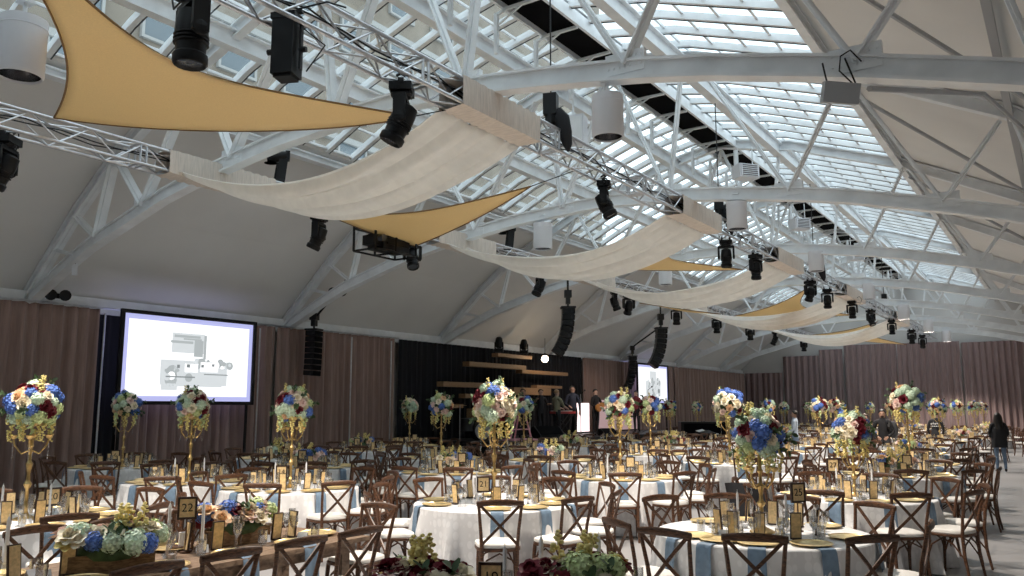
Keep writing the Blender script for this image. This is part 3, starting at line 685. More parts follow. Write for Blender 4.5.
# ------------------------------------------------------------------ crossback chair
def chair_proto():
    r = empty('crossback_chair', (0,0,0)); tag(r, 'c', 'chair', 'brown crossback chairs')
    def slab(z0, z1, w, d, taper, rnd, mi=0, puff=0):
        b = MB(); n = 28; ring = []
        for k in range(n):
            t = 2*PI*k/n; c, s = math.cos(t), math.sin(t); e = rnd
            x = w/2*math.copysign(abs(c)**e, c); y = d/2*math.copysign(abs(s)**e, s); x *= 1 - taper*(y/d)
            ring.append((x, y))
        lv = [(z0,.96),(z0+.006,1),(z1-.012,1),(z1-.003,.97),(z1+puff*.5,.8),(z1+puff,.4)] if puff else [(z0,.98),(z0+.005,1),(z1-.005,1),(z1,.98)]
        vs = [(x*q, y*q, z) for z, q in lv for x, y in ring]; L = len(lv)
        fs = [(i*n+k, i*n+(k+1) % n, (i+1)*n+(k+1) % n, (i+1)*n+k) for i in range(L-1) for k in range(n)] + [tuple(range(n))[::-1], tuple(range((L-1)*n, L*n))]
        return b.add(vs, fs)
    slab(.425,.455,.43,.42,.16,.55).build('seat', M['wood'], r, True)
    slab(.456,.495,.425,.41,.16,.55,puff=.014).build('cushion', M['cushion'], r, True)
    for s in (-1,1):
        b = MB(); b.tube([(s*.175,-.165,.43),(s*.18,-.175,.3),(s*.185,-.19,0)], [.019,.018,.013], 8); b.build('leg', M['wood'], r, True)
        b = MB(); b.tube([(s*.17,.235,0),(s*.165,.195,.22),(s*.165,.185,.44),(s*.178,.205,.62),(s*.195,.245,.80),(s*.205,.262,.875)], [.013,.018,.019,.016,.015,.014], 8); b.build('leg', M['wood'], r, True)
    b = MB(); N = 9
    def fn(u, v):
        x = -.222+.444*u; cur = .262+.028*(1-(2*u-1)**2); p = v*2*PI
        return V(x, cur+.011*math.cos(p), .872+.012*(1-(2*u-1)**2)+.03*math.sin(p)*(.75+.25*math.sin(PI*u)))
    b.grid(lambda u, v: fn(v, u), 8, N, close=True); n = 8
    b.f += [tuple(range(n))[::-1], tuple(range((N-1)*n, N*n))]; b.m += [0,0]
    b.build('top_rail', M['wood'], r, True)
    for s in (-1,1):
        b = MB(); pts = []
        for i in range(8):
            u = i/7; x = s*(-.168+.352*u); z = .49+.365*u; y = .19+.075*u**1.2+.02*math.sin(PI*u)+s*.004
            pts.append(V(x,y,z))
        for p, q in zip(pts, pts[1:]): b.bar(p, q, .012, .026, (0,0,1))
        b.build('cross_slat', M['wood'], r)
    for s in (-1,1):
        b = MB(); b.tube([(s*.18,-.17,.22),(s*.176,-.13,.33),(s*.17,-.02,.405),(s*.172,.09,.35),(s*.167,.185,.22)], .009, 6); b.build('side_brace', M['wood'], r, True)
        b = MB(); y = -.175 if s < 0 else .19; b.tube([(-.175,y,.24),(-.12,y,.35),(0,y,.41),(.12,y,.35),(.175,y,.24)], .009, 6); b.build('cross_brace', M['wood'], r, True)
    return r
cproto = chair_proto()
KC = Kind(cproto)
def merged(root, skip=()):
    """all meshes of a prototype as one mesh with several materials"""
    b = MB(); mats = []
    def rec(o, Mx):
        for ch in o.children:
            if ch.name.split('.')[0] in skip: continue
            Mc = Mx @ ch.matrix_basis
            if ch.type == 'MESH':
                base = []
                for m in ch.data.materials:
                    if m not in mats: mats.append(m)
                    base.append(mats.index(m))
                o_ = len(b.v); b.v += [tuple(Mc @ v.co) for v in ch.data.vertices]
                for p in ch.data.polygons: b.f.append(tuple(i+o_ for i in p.vertices)); b.m.append(base[p.material_index])
            rec(ch, Mc)
    rec(root, Matrix.Identity(4)); return b, mats
cb, cm = merged(cproto); CH_MESH = cb.mesh('crossback_chair', cm, True)
cb2, cm2 = merged(cproto, ('side_brace','cross_brace')); 

# ------------------------------------------------------------------ table ware prototypes
def charger():
    r = empty('charger_plate', (0,0,0)); tag(r, 'p', 'charger plate', 'gold charger plates')
    b = MB(); b.lathe([(.001,.004),(.09,.004),(.105,.009),(.155,.014),(.165,.016),(.165,.012),(.11,.003),(.08,0),(.001,0)], 26); b.build('plate', M['gold'], r, True)
    return r
def plate_mesh():
    b = MB(); b.lathe([(.0,.004),(.09,.004),(.105,.009),(.15,.013),(.155,.019),(.165,.017),(.165,.012),(.11,.003),(.08,0),(.0,0)], 26); return b.mesh('charger_plate', M['gold'], True)
PLATE = plate_mesh()
def menu():
    r = empty('menu_card', (0,0,0)); tag(r, 'm', 'menu card', 'standing gold menu cards')
    b = MB(); b.box((0,0,.115), (.092,.014,.215), (.10,0,0)); b.box((0,0,.012), (.07,.05,.014)); b.build('frame', M['cardframe'], r)
    b = MB(); b.box((0,0,.117), (.076,.02,.195), (.10,0,0)); c = b.build('gold_sheet', M['card'], r)
    return r
KM = Kind(menu())
def glass_mesh(kind_):
    b = MB()
    if kind_ == 0: b.lathe([(.033,0),(.033,.003),(.006,.008),(.005,.075),(.012,.085),(.034,.115),(.038,.15),(.035,.19),(.033,.19),(.036,.15),(.032,.117),(.008,.09)], 12)
    else: b.lathe([(.033,0),(.033,.003),(.006,.008),(.005,.09),(.02,.11),(.027,.16),(.028,.235),(.026,.235),(.025,.16),(.008,.105)], 12)
    return b.mesh('wine_glass' if kind_ == 0 else 'champagne_flute', M['glass'], True)
GM = [glass_mesh(0), glass_mesh(1)]
tb_ = MB(); tb_.lathe([(.028,0),(.034,.02),(.037,.11),(.035,.11),(.031,.02),(.0,.012)], 12); GM.append(tb_.mesh('tumbler', M['glass'], True))
def tumbler_mesh():
    b = MB(); b.lathe([(.03,0),(.036,.1),(.034,.1),(.028,.008),(.0,.008)], 10); return b.mesh('tumbler', M['glass'], True)
def napkin_mesh():
    b = MB()
    prof = [(-.62,.006),(-.75,.004),(-.90,.004),(-.925,.000),(-.94,-.03),(-.95,-.12),(-.955,-.22),(-.962,-.33)]
    def fn(u, v):
        i = v*(len(prof)-1); k = min(int(i), len(prof)-2); f = i-k; y = prof[k][0]*(1-f)+prof[k+1][0]*f; z = prof[k][1]*(1-f)+prof[k+1][1]*f
        w = .062 + .012*v; return V((u-.5)*2*w, y-.006*math.sin(u*9)*v, z)
    b.grid(fn, 9, 22); return b.mesh('blue_napkin', M['napkin'], 'all')
NAP = napkin_mesh()
def votive():
    r = empty('votive_candle', (0,0,0)); tag(r, 'v', 'candle', 'small glass votive candles')
    b = MB(); b.lathe([(.028,0),(.036,.065),(.034,.065),(.026,.006),(.0,.006)], 12); b.build('glass_cup', M['glass'], r, True)
    b = MB(); b.lathe([(.0,.007),(.024,.007),(.028,.04),(.003,.042),(.002,.052),(.0,.053)], 10); b.build('wax', M['candle'], r, True)
    return r
KV = Kind(votive())
def taper():
    r = empty('taper_candle', (0,0,0)); tag(r, 't', 'candle', 'white taper candles')
    b = MB(); b.lathe([(.045,0),(.045,.008),(.012,.016),(.016,.03),(.010,.05),(.02,.075),(.02,.085),(.0,.085)], 14); b.build('holder', M['glass'], r, True)
    b = MB(); b.lathe([(.012,.07),(.0115,.33),(.004,.355),(.0015,.36),(.0015,.372),(.0,.373)], 10); b.build('wax', M['candle'], r, True)
    return r
KT = Kind(taper())
def lantern():
    r = empty('candle_lantern', (0,0,0)); tag(r, 't', 'lantern', 'dark candle lanterns')
    b = MB(); b.box((0,0,.01), (.13,.13,.02)); b.box((0,0,.235), (.13,.13,.016))
    for x in (-1,1):
        for y in (-1,1): b.box((x*.058,y*.058,.12), (.012,.012,.22))
    b.lathe([(.06,.245),(.03,.28),(.012,.285),(.012,.3),(0,.3)], 8); b.build('lantern_frame', M['wood'], r)
    b = MB(); b.lathe([(.025,.02),(.025,.1),(.0,.1)], 10); b.build('wax', M['candle'], r, True)
    return r
KL = Kind(lantern())
def text_mb(txt, size):
    cu = bpy.data.curves.new('t', 'FONT'); cu.body = txt; cu.size = size; cu.extrude = .0012; cu.align_x = 'CENTER'; cu.align_y = 'CENTER'
    o = bpy.data.objects.new('t', cu); COL.objects.link(o); bpy.context.view_layer.update()
    me = bpy.data.meshes.new_from_object(o.evaluated_get(bpy.context.evaluated_depsgraph_get())); bpy.data.objects.remove(o)
    b = MB(); b.add([v.co.copy() for v in me.vertices], [tuple(p.vertices) for p in me.polygons]); return b
def number_sign(loc, rz, num, lab, s=1, hz=.25):
    r = empty('table_number_sign', loc, rz, lab, 'table number sign', 'framed table numbers'); r.scale = (s,s,s)
    b = MB(); w, h, t = .125, .15, .016
    for q in (-1,1): b.box((q*(w/2),0,hz), (t,.02,h+t)); b.box((0,0,hz+q*h/2), (w,.02,t))
    b.build('frame', M['cardframe'], r)
    b = MB(); b.box((0,0,hz), (w-t,.01,h-t)); b.build('gold_sheet', M['card'], r)
    if num:
        t_ = text_mb(num, .085); b = MB(); b.add([(v[0], -.0065-v[2], v[1]+hz) for v in t_.v], t_.f); b.build('numerals', M['ink'], r)
    b = MB(); b.tube([(0,.012,0),(0,.012,hz-.03)], .006, 6); b.lathe([(.04,0),(.04,.01),(.0,.014)], 12, (0,.012,0)); b.build('stand', M['wood'], r)
    return r

# ------------------------------------------------------------------ flowers
def petal(b, M4, L, W, cup, mi=0):
    vs = []
    for j in range(4):
        v = j/3; w = W*math.sin(PI*(.12+.80*v))*.5+.002
        for i in range(3):
            u = i-1; vs.append(M4 @ V(u*w, v*L, cup*v*v*L + .35*abs(u)*w*(1-.4*v)))
    b.add(vs, [(j*3+i, j*3+i+1, j*3+i+4, j*3+i+3) for j in range(3) for i in range(2)], mi)
def rose_mesh(m, rad, seed):
    q = random.Random(seed); b = MB()
    for ring, (n, tilt, L) in enumerate(((3,1.35,.55),(5,1.1,.75),(6,.75,.95),(7,.35,1.05))):
        for k in range(n):
            Mx = Matrix.Rotation(2*PI*k/n+ring*.7+q.random()*.3, 4, 'Z') @ Matrix.Translation((0,rad*.10,0)) @ Matrix.Rotation(tilt, 4, 'X')
            petal(b, Mx, rad*L, rad*1.05, .25 if ring < 2 else -.25)
    b.ball((0,0,rad*.1), rad*.42, 8, 5); return b.mesh('rose', M[m], 'all')
def hydr_mesh(m, rad, seed, n=120):
    q = random.Random(seed); b = MB(); b.ball((0,0,0), rad*.82, 10, 7)
    for k in range(n):
        z = 1-1.7*(k+.5)/n; t = k*2.399963; s = math.sqrt(max(0,1-z*z)); d = V(s*math.cos(t), s*math.sin(t), z)
        a = d.orthogonal().normalized(); a = Matrix.Rotation(q.random()*PI, 3, d) @ a; c = d.cross(a); d = (d+V(q.uniform(-.12,.12),q.uniform(-.12,.12),q.uniform(-.12,.12))).normalized(); p = d*rad*(.84+.24*q.random()); w = rad*(.13+.05*q.random())
        for e, f in ((a,c),(c,-a),(-a,-c),(-c,a)):
            b.add([p, p+e*w+f*w*.1+d*w*.2, p+(e+f)*w*.85+d*w*.35, p+f*w-e*w*.1+d*w*.2], [(0,1,2,3)])
    return b.mesh('hydrangea', M[m], False)
def spike_mesh(m, L, seed, down=True):
    q = random.Random(seed); b = MB(); b.tube([(0,0,0),(.01,0,-L*.5 if down else L*.5),(0,.01,-L if down else L)], .004, 4)
    for k in range(22):
        u = k/21; t = q.random()*2*PI; r_ = .026*(1-.6*u)+.006; z = -L*u if down else L*u
        b.ball((math.cos(t)*r_, math.sin(t)*r_, z), .02*(1.1-.5*u), 6, 4, (1,1,.7))
    return b.mesh('orchid_spray' if down else 'stock_stem', M[m], 'all')
def leaf_mesh(seed):
    b = MB(); q = random.Random(seed); b.tube([(0,0,0),(0,0,.13)], .003, 4)
    for k in range(7):
        Mx = Matrix.Translation((0,0,.02+k*.017)) @ Matrix.Rotation(k*2.4, 4, 'Z') @ Matrix.Rotation(.7, 4, 'X'); petal(b, Mx, .06, .035, .1)
    return b.mesh('leafy_sprig', M['leaf'], 'all')
ROSES = {c: rose_mesh(c, .062, i) for i, c in enumerate(('fred','fcream','fpeach','fblush','fyel'))}
HYD = {c: hydr_mesh(c, .088, i) for i, c in enumerate(('fblue','fsage','fgreen','fteal','fcream'))}
SPK = [spike_mesh('fyel', .24, 3), spike_mesh('fgreen', .2, 4), spike_mesh('fyel', .2, 5, False)]
LEAF = leaf_mesh(2)
def candelabra_mb(h, s=1):
    st = MB(); st.lathe([(.11,0),(.11,.012),(.07,.03),(.03,.05),(.02,.09),(.034,.12),(.018,.15),(.016,h*.3),(.03,h*.32),(.04,h*.35),(.02,h*.38),(.015,h*.45),(.028,h*.52),(.034,h*.55),(.016,h*.58),(.014,h*.7),(.03,h*.73),(.016,h*.76),(.014,h*.92),(.07,h*.95),(.09,h*.98),(.06,h)], 12)
    return st
def tall_piece(loc, lab, h=1.0, ball=.25, near=True, seed=0, rz=0):
    q = random.Random(seed); r = empty('flower_centerpiece', loc, rz, lab, 'flower centerpiece', 'tall flower centerpieces')
    candelabra_mb(h).build('gold_stand', M['brass'], r, True)
    for k in range(4 if near else 3):
        a = 2*PI*k/(4 if near else 3)+.3; c, s = math.cos(a), math.sin(a); rr = ball*.66; z = h-.20
        b = MB(); b.tube([(0,0,z-.10),(c*rr*.5,s*rr*.5,z-.14),(c*rr*.9,s*rr*.9,z-.06),(c*rr,s*rr,z)], .009, 6); b.lathe([(.0,0),(.022,.01),(.04,.04),(.032,.045),(.0,.02)], 10, (c*rr,s*rr,z)); arm = b.build('gold_arm', M['brass'], r, True)
        b = MB(); b.tube([(c*rr,s*rr,z),(c*rr,s*rr,z-.13)], .002, 4)
        for j in range(4): b.ball((c*rr,s*rr,z-.05-j*.03), .008, 6, 4)
        b.ball((c*rr,s*rr,z-.17), .014, 6, 5, (.7,.7,1.5)); b.build('crystal_drop', M['crystal'], arm)
    cz = h+ball*.55
    items = []
    n = 46 if near else 30
    for k in range(n):
        z = 1-1.75*(k+.5)/n; t = k*2.399963+seed; s = math.sqrt(max(0,1-z*z)); d = V(s*math.cos(t), s*math.sin(t), z)
        c = q.choice(['fblue','fblue','fsage','fsage','fgreen','fred','fred','fcream','fcream','fpeach','fblush','fblush','fcream','fsage' if near else 'fcream'])
        me = HYD[c] if c in ('fblue','fsage','fgreen','fteal') else ROSES[c]
        R3 = d.to_track_quat('Z','Y').to_matrix().to_4x4(); sc_ = (ball/.25)*(.86 if me in HYD.values() else 1.1)*(.8+.35*q.random())
        items.append((me, Matrix.Translation(V(0,0,cz)+d*ball*(.78+.1*q.random())) @ R3 @ Matrix.Scale(sc_, 4)))
    for k in range(9 if near else 6):
        t = 2*PI*k/(9 if near else 6)+q.random()*.4; rr = ball*(.62+.25*q.random())
        items.append((SPK[k % 3 == 1], Matrix.Translation((rr*math.cos(t), rr*math.sin(t), cz-ball*.55)) @ Matrix.Rotation(.25*q.random(), 4, 'X') @ Matrix.Scale(ball/.25, 4)))
    for k in range(2 if near else 1):
        t = q.random()*6; items.append((SPK[2], Matrix.Translation((ball*.5*math.cos(t), ball*.5*math.sin(t), cz+ball*.6)) @ Matrix.Rotation(.5*(q.random()-.5), 4, 'Y') @ Matrix.Scale(.8, 4)))
    for k in range(8):
        z = 1-1.6*q.random(); t = q.random()*6.28; s = math.sqrt(max(0,1-z*z)); d = V(s*math.cos(t), s*math.sin(t), z)
        items.append((LEAF, Matrix.Translation(V(0,0,cz)+d*ball*.78) @ d.to_track_quat('Z','Y').to_matrix().to_4x4()))
    core = MB(); core.ball((0,0,cz), ball*.72, 14, 9); core.build('foliage_core', M['leaf'], r, 'all')
    place_flowers(items, r, near)
    return r
def place_flowers(items, r, near):
    if near:
        for me, Mx in items:
            o = bpy.data.objects.new(me.name.split('.')[0], me); COL.objects.link(o); o.parent = r; o.matrix_basis = Mx
    else:
        b = MB(); mats = []
        for me, Mx in items:
            m = me.materials[0]
            if m not in mats: mats.append(m)
            k = mats.index(m); o = len(b.v); b.v += [tuple(Mx @ v.co) for v in me.vertices]
            for p in me.polygons: b.f.append(tuple(i+o for i in p.vertices)); b.m.append(k)
        o = b.build('blossoms', mats, r); o['kind'] = 'stuff'
def low_piece(loc, lab, rz=0, L=.42, near=True, seed=0, dark=False, box=True, spire=True):
    q = random.Random(seed+50); r = empty('flower_box', loc, rz, lab, 'flower arrangement', 'low flower arrangements in troughs'); r.scale = (1.12,)*3; w = .15; h = .11
    b = MB()
    for s in (-1,1): b.box((0,s*w/2,h/2), (L,.014,h)); b.box((s*L/2,0,h/2), (.014,w,h))
    b.box((0,0,.008), (L,w,.012)); b.build('wooden_trough', M['trough'], r)
    core = MB(); core.ball((0,0,h), .11, 12, 6, (L/.22*.95,1,.6)); core.build('foliage_core', M['leaf'], r, 'all')
    items = []; n = 30 if near else 18
    for k in range(n):
        u = (k+.5)/n-.5; t = q.uniform(-1.3, 1.3); x = u*L*1.05; rr = .10+.03*q.random()
        d = V(.5*u, math.sin(t), math.cos(t)).normalized(); c = q.choice((['fred','fred','fred','fred','fgreen','fcream','fyel','fblush'] if dark else ['fblue','fsage','fred','fcream','fblush','fpeach','fyel','fcream','fgreen','fcream','fblush']))
        me = HYD[c] if c in ('fblue','fsage','fgreen','fteal') else ROSES[c]
        items.append((me, Matrix.Translation(V(x,0,h+.01)+d*rr) @ d.to_track_quat('Z','Y').to_matrix().to_4x4() @ Matrix.Scale((.56 if me in HYD.values() else .85)+.3*q.random(), 4)))
    if spire:
        for k in range(4): items.append((SPK[2], Matrix.Translation((q.uniform(-.35,.35)*L, q.uniform(-.03,.03), h+.08)) @ Matrix.Rotation(q.uniform(-.4,.4), 4, 'Y')))
    for k in range(6): items.append((LEAF, Matrix.Translation((q.uniform(-.5,.5)*L, q.uniform(-.07,.07), h+.03)) @ Matrix.Rotation(q.uniform(-.9,.9), 4, 'X')))
    place_flowers(items, r, near); return r

# ------------------------------------------------------------------ tables
RT, ZTB = .915, .765
def cloth_mb(seed, R_=RT):
    q = random.Random(seed); nf = 11+seed % 4; ph = q.random()*6; ph2 = q.random()*6
    b = MB(); N = 110; lv = [(0,ZTB),(.5,ZTB),(.96,ZTB),(.992,ZTB-.002),(1.003,ZTB-.012),(1.006,ZTB-.06),(1,.60),(1,.42),(1,.22),(1,.012)]
    vs = []
    for li, (f, z) in enumerate(lv):
        for k in range(N):
            t = 2*PI*k/N; d = (ZTB-z)/ZTB
            fold = max(0, math.sin(nf*t+ph+.5*math.sin(3*t+ph2)))**1.4
            rr = R_*f if li < 6 else R_*1.006 + d*(.015+.16*fold) - .05*d*(1-fold)
            vs.append((rr*math.cos(t), rr*math.sin(t), z))
    vs = vs[N:]; L = len(lv)-1
    b.add([(0,0,ZTB)]+vs, [(0, 1+k, 1+(k+1) % N) for k in range(N)] + [(1+i*N+k, 1+(i+1)*N+k, 1+(i+1)*N+(k+1) % N, 1+i*N+(k+1) % N) for i in range(L-1) for k in range(N)])
    return b
CL = [cloth_mb(s).mesh('tablecloth', M['cloth'], True) for s in range(4)]
tt = MB(); tt.lathe([(0,.72),(RT-.02,.72),(RT-.02,.75),(0,.75)], 32); TOP = tt.mesh('tabletop', M['wood2'])
tg = MB(); 
for s in (-1,1): tg.tube([(s*.5,-.35,.01),(s*.5,-.35,.72)], .016, 6); 
LEGM = MB().tube([(0,0,.0),(0,0,.72)], .018, 8).mesh('leg', M['blackm'])
def ordt(i): return ordn[i]
SEATW10 = ['front','front right','nearer right','farther right','back right','back','back left','farther left','nearer left','front left']
SEATW8 = ['front','front right','right','back right','back','back left','left','front left']
tables = []          # (x, y, label of table, seats [(angle, radius)], n, centre kind, number)
def atpx(u, v, z=ZTB):
    """point of the room seen at a pixel of the photograph, at height z (used once to measure the plan)"""
    p, yw = math.radians(8.257), math.radians(34.05); x, y, f = u-512, 288-v, 820
    a, c, e = x, f*math.cos(p)-y*math.sin(p), f*math.sin(p)+y*math.cos(p)
    X, Y = math.cos(yw)*a-math.sin(yw)*c, math.sin(yw)*a+math.cos(yw)*c; k = (z-H)/e; return X*k, Y*k
def T(x, y, name, centre, n=10, num=None, off=0, seats=None, **kw):
    if seats is None: seats = [(off+360*k/n, 1.15) for k in range(n)]
    tables.append(dict(x=x, y=y, name=name, centre=centre, n=n, num=num, seats=seats, **kw))
NEAR = 1
# plan measured from the photograph: five columns of round tables
T(-5.58,7.89,'round table numbered 21','tall', num='21', seats=[(2,1.16),(36,1.15),(72,1.15),(108,1.15),(144,1.15),(180,1.15),(216,1.15),(252,1.15),(294,1.2)])
T(-2.33,7.36,'round table nearest the aisle','tall', num='25', h=.72, ball=.215, seats=[(-3,1.12),(31,1.15),(76,1.04),(133,1.15),(165,1.15),(195,1.15),(224,1.15),(308,1.17),(331,1.22)], wi=[0,1,2,4,5,6,7,8,9])
T(-2.30,10.95,'second aisle-side round table','tall', num='27', off=-14, ball=.22, h=.68)
T(-2.42,14.7,'third aisle-side round table','low', off=8)
T(-2.66,17.6,'fourth aisle-side round table','tall', num='28', ball=.29, h=1.08, off=-5)
T(-5.9,11.75,'round table behind number 21','tall', off=2, ball=.23)
T(-5.68,16.1,'third round table of second column','tall', off=12, ball=.30)
T(-8.54,4.16,'round table at bottom left','tall', num='20', off=-22, ball=.23)
T(-8.90,7.78,'round table numbered 14','tall', num='14', off=-12, ball=.24)
T(-8.70,11.1,'round table behind number 14','low', off=4)
T(-8.9,14.6,'fourth round table of middle column','low', off=-9)
T(-8.2,17.9,'fifth round table of middle column','tall', off=7)
T(-10.9,7.6,'round table below large screen','tall', off=-14, ball=.24)
T(-11.65,10.6,'second round table of fourth column','low', num='8', off=3)
T(-11.3,14.0,'third round table of fourth column','tall', off=12, ball=.26)
T(-11.6,17.7,'fourth round table of fourth column','tall', off=-8)
T(-14.5,8.7,'round table numbered 6','tall', num='6', off=-10)
T(-14.2,12.1,'second wall-side round table','low', off=10)
T(-14.9,15.3,'third wall-side round table','low', off=-4, num='9')
T(-15.6,17.9,'fourth wall-side round table','tall', off=6, ball=.24)
k = 0
for ci, (cx, cname) in enumerate(((-3.5,'aisle-side'),(-6.1,'second'),(-9.1,'middle'),(-12.0,'fourth'),(-15.0,'wall-side'))):
    y = 21.6 + (ci % 2)*-1.2 + (ci == 2)*.2; i = {0:4,1:3,2:5,3:4,4:4}[ci]
    if ci == 4: y = 37.6
    while y < 49.5:
        if not (ci == 3 and 30 < y < 36.5):
            far_name = '%s round table of the %s column' % (ordt(i) if i < 10 else {10:'eleventh',11:'twelfth',12:'thirteenth'}[i], cname)
            kk = (i+ci) % 3
            T(cx+.25*math.sin(i*2.1), y, far_name, 'tall' if kk != 1 else 'low', n=8, off=R.uniform(-15,15), ball=.24, far=True)
            i += 1
        y += 3.75
T(-.6,37.6,'first round table beyond the aisle','tall', n=8, far=True, ball=.28); T(-.4,41.6,'second round table beyond the aisle','tall', n=8, far=True)

allseats = []
for t in tables:
    t['d'] = math.hypot(t['x'], t['y']); base = math.atan2(-t['y'], -t['x'])      # direction towards the camera
    r = empty('round_table', (t['x'],t['y'],0), 0, t['name']+', draped in white damask cloth', 'table', 'round banquet tables')
    t['root'] = r; cl = bpy.data.objects.new('tablecloth', CL[len(allseats) % 4]); COL.objects.link(cl); cl.parent = r; cl.rotation_euler.z = len(allseats)*.37
    if not t.get('far'):
        o = bpy.data.objects.new('tabletop', TOP); COL.objects.link(o); o.parent = r
        for a in range(4):
            g = bpy.data.objects.new('leg', LEGM); COL.objects.link(g); g.parent = r; g.location = (.5*math.cos(a*PI/2+.8), .5*math.sin(a*PI/2+.8), 0)
    n = t['n']; words = SEATW10 if n == 10 else SEATW8
    for si, (a, rad) in enumerate(t['seats']):
        k = t['wi'][si] if 'wi' in t else int(round((a % 360)/(360/n))) % n
        ang = base + math.radians(a)          # positive angle: towards the picture's right
        allseats.append((t, ang, rad, words[k]))
# ---- the long farm tables
def farm_table(x, y0, y1, w, lab):
    r = empty('farm_table', (x,(y0+y1)/2,0), 0, lab, 'table'); L = y1-y0
    for k in range(6):
        b = MB(); b.box((-w/2+w*(k+.5)/6,0,.742), (w/6-.004,L,.036)); b.build('plank', M['wood2'], r)
    b = MB()
    for s in (-1,1): b.box((s*(w/2-.09),0,.68), (.03,L-.2,.09)); b.box((0,s*(L/2-.1),.68), (w-.18,.03,.09))
    b.build('apron', M['wood2'], r)
    for s in (-1,1):
        for q in (-1,1): MB().box((s*(w/2-.12),q*(L/2-.2),.36), (.085,.085,.72)).build('leg', M['wood2'], r)
    return r
DX, DY0, DY1, DW = -5.55, 1.5, 5.32, .98
farm_table(DX, DY0, DY1, DW, 'long brown wooden farm table with number 22 at the bottom left')
EX, EY0, EY1, EW = -2.5, .9, 4.55, .98
farm_table(EX, EY0, EY1, EW, 'long brown wooden farm table at the bottom edge, under dark red flowers')
# explicit seats: x, y, facing angle rz (chair back points along +Y local rotated by rz), label, plate?
def seat_at(px, py, rz, lab): return (px, py, rz, lab)
fs_ = []
for i, y in enumerate((4.66,4.08,3.5,2.92,2.34,1.76)): fs_.append((DX+.49+.26, y, -PI/2, 'right side of the farm table numbered 22, %s from its far end' % ordn[i], (DX+.49-.19, y)))
for i, y in enumerate((4.6,3.95,3.3,2.7,2.1)): fs_.append((DX-.49-.28, y, PI/2, 'left side of the farm table numbered 22, %s from its far end' % ordn[i], (DX-.49+.19, y)))
fs_.append((DX+.05, DY1+.30, 0, 'far end of the farm table numbered 22', (DX+.08, DY1-.22)))
for i, y in enumerate((3.9,3.3)): fs_.append((EX-.49-.34, y-1.0, PI/2, 'left side of the bottom-edge farm table, %s from its far end' % ordn[i], (EX-.49+.19, y)))

# ---- chairs: the 300 nearest one by one, the rest as one crowd
chairs = []
for t, ang, rad, wd in allseats:
    x, y = t['x']+rad*math.cos(ang), t['y']+rad*math.sin(ang); rz = ang-PI/2+R.uniform(-.09,.09)
    chairs.append((math.hypot(x,y), x, y, rz, 'crossback chair, %s seat, %s' % (wd, t['name'])))
for x, y, rz, lab, _ in fs_: chairs.append((math.hypot(x,y), x, y, rz, 'crossback chair, %s' % lab))
def inview(x, y, m=0):
    a = math.degrees(math.atan2(-x, y)); return -1.5-m < a < 69+m
chairs = [c for c in chairs if inview(c[1], c[2], 2) and c[0] > 2.4]
chairs.sort(key=lambda c: c[0]); print('chairs', len(chairs))
for i, (d, x, y, rz, lab) in enumerate(chairs[:300]):
    if i < 105: KC.put((x,y,0), rz, lab, scale=1.05)
    else:
        o = bpy.data.objects.new('crossback_chair', CH_MESH); COL.objects.link(o); o.location = (x,y,0); o.rotation_euler.z = rz; o.scale = (1.05,)*3; tag(o, lab, 'chair', 'brown crossback chairs')
b = MB()
for (d, x, y, rz, lab) in chairs[300:]:
    Mx = Matrix.Translation((x,y,0)) @ Matrix.Rotation(rz, 4, 'Z'); b._mm(cb2, Mx)
if b.v: tag(b.build('distant_chairs', cm2, None), 'crowd of brown crossback chairs far down the hall by the drapes', 'chairs', kind='stuff')

# ---- settings: charger, menu card, glasses and napkin at every seat
places = []                                      # distance, x, y of table centre side, angle, radius, label
for t, ang, rad, wd in allseats:
    places.append((math.hypot(t['x']+.6*math.cos(ang), t['y']+.6*math.sin(ang)), t['x'], t['y'], ang, '%s place, %s' % (wd, t['name']), None))
for x, y, rz, lab, pl in fs_:
    a = rz+PI/2; places.append((math.hypot(*pl), pl[0]-.71*math.cos(a), pl[1]-.71*math.sin(a), a, lab, 1))
places = [p for p in places if inview(p[1], p[2], 3)]
places.sort(key=lambda p: p[0]); NP = 150
sb = {k: MB() for k in ('plates','menus','glasses','napkins')}
pm = MB(); pm.lathe([(.0,.004),(.10,.006),(.165,.017),(.165,.012),(.08,0)], 12); mm_ = MB(); mm_.box((0,0,.115), (.088,.014,.21), (.1,0,0))
gm = [MB().lathe([(.03,0),(.005,.01),(.005,.08),(.034,.12),(.036,.19)], 6), MB().lathe([(.03,0),(.005,.01),(.005,.1),(.027,.15),(.027,.235)], 6)]
nb = MB(); nb.add([(-.06,-.6,.005),(.06,-.6,.005),(.06,-.925,.004),(-.06,-.925,.004),(-.07,-.955,-.33),(.07,-.955,-.33)], [(0,1,2,3),(3,2,5,4)])
ZP = ZTB+.004
gc = 0
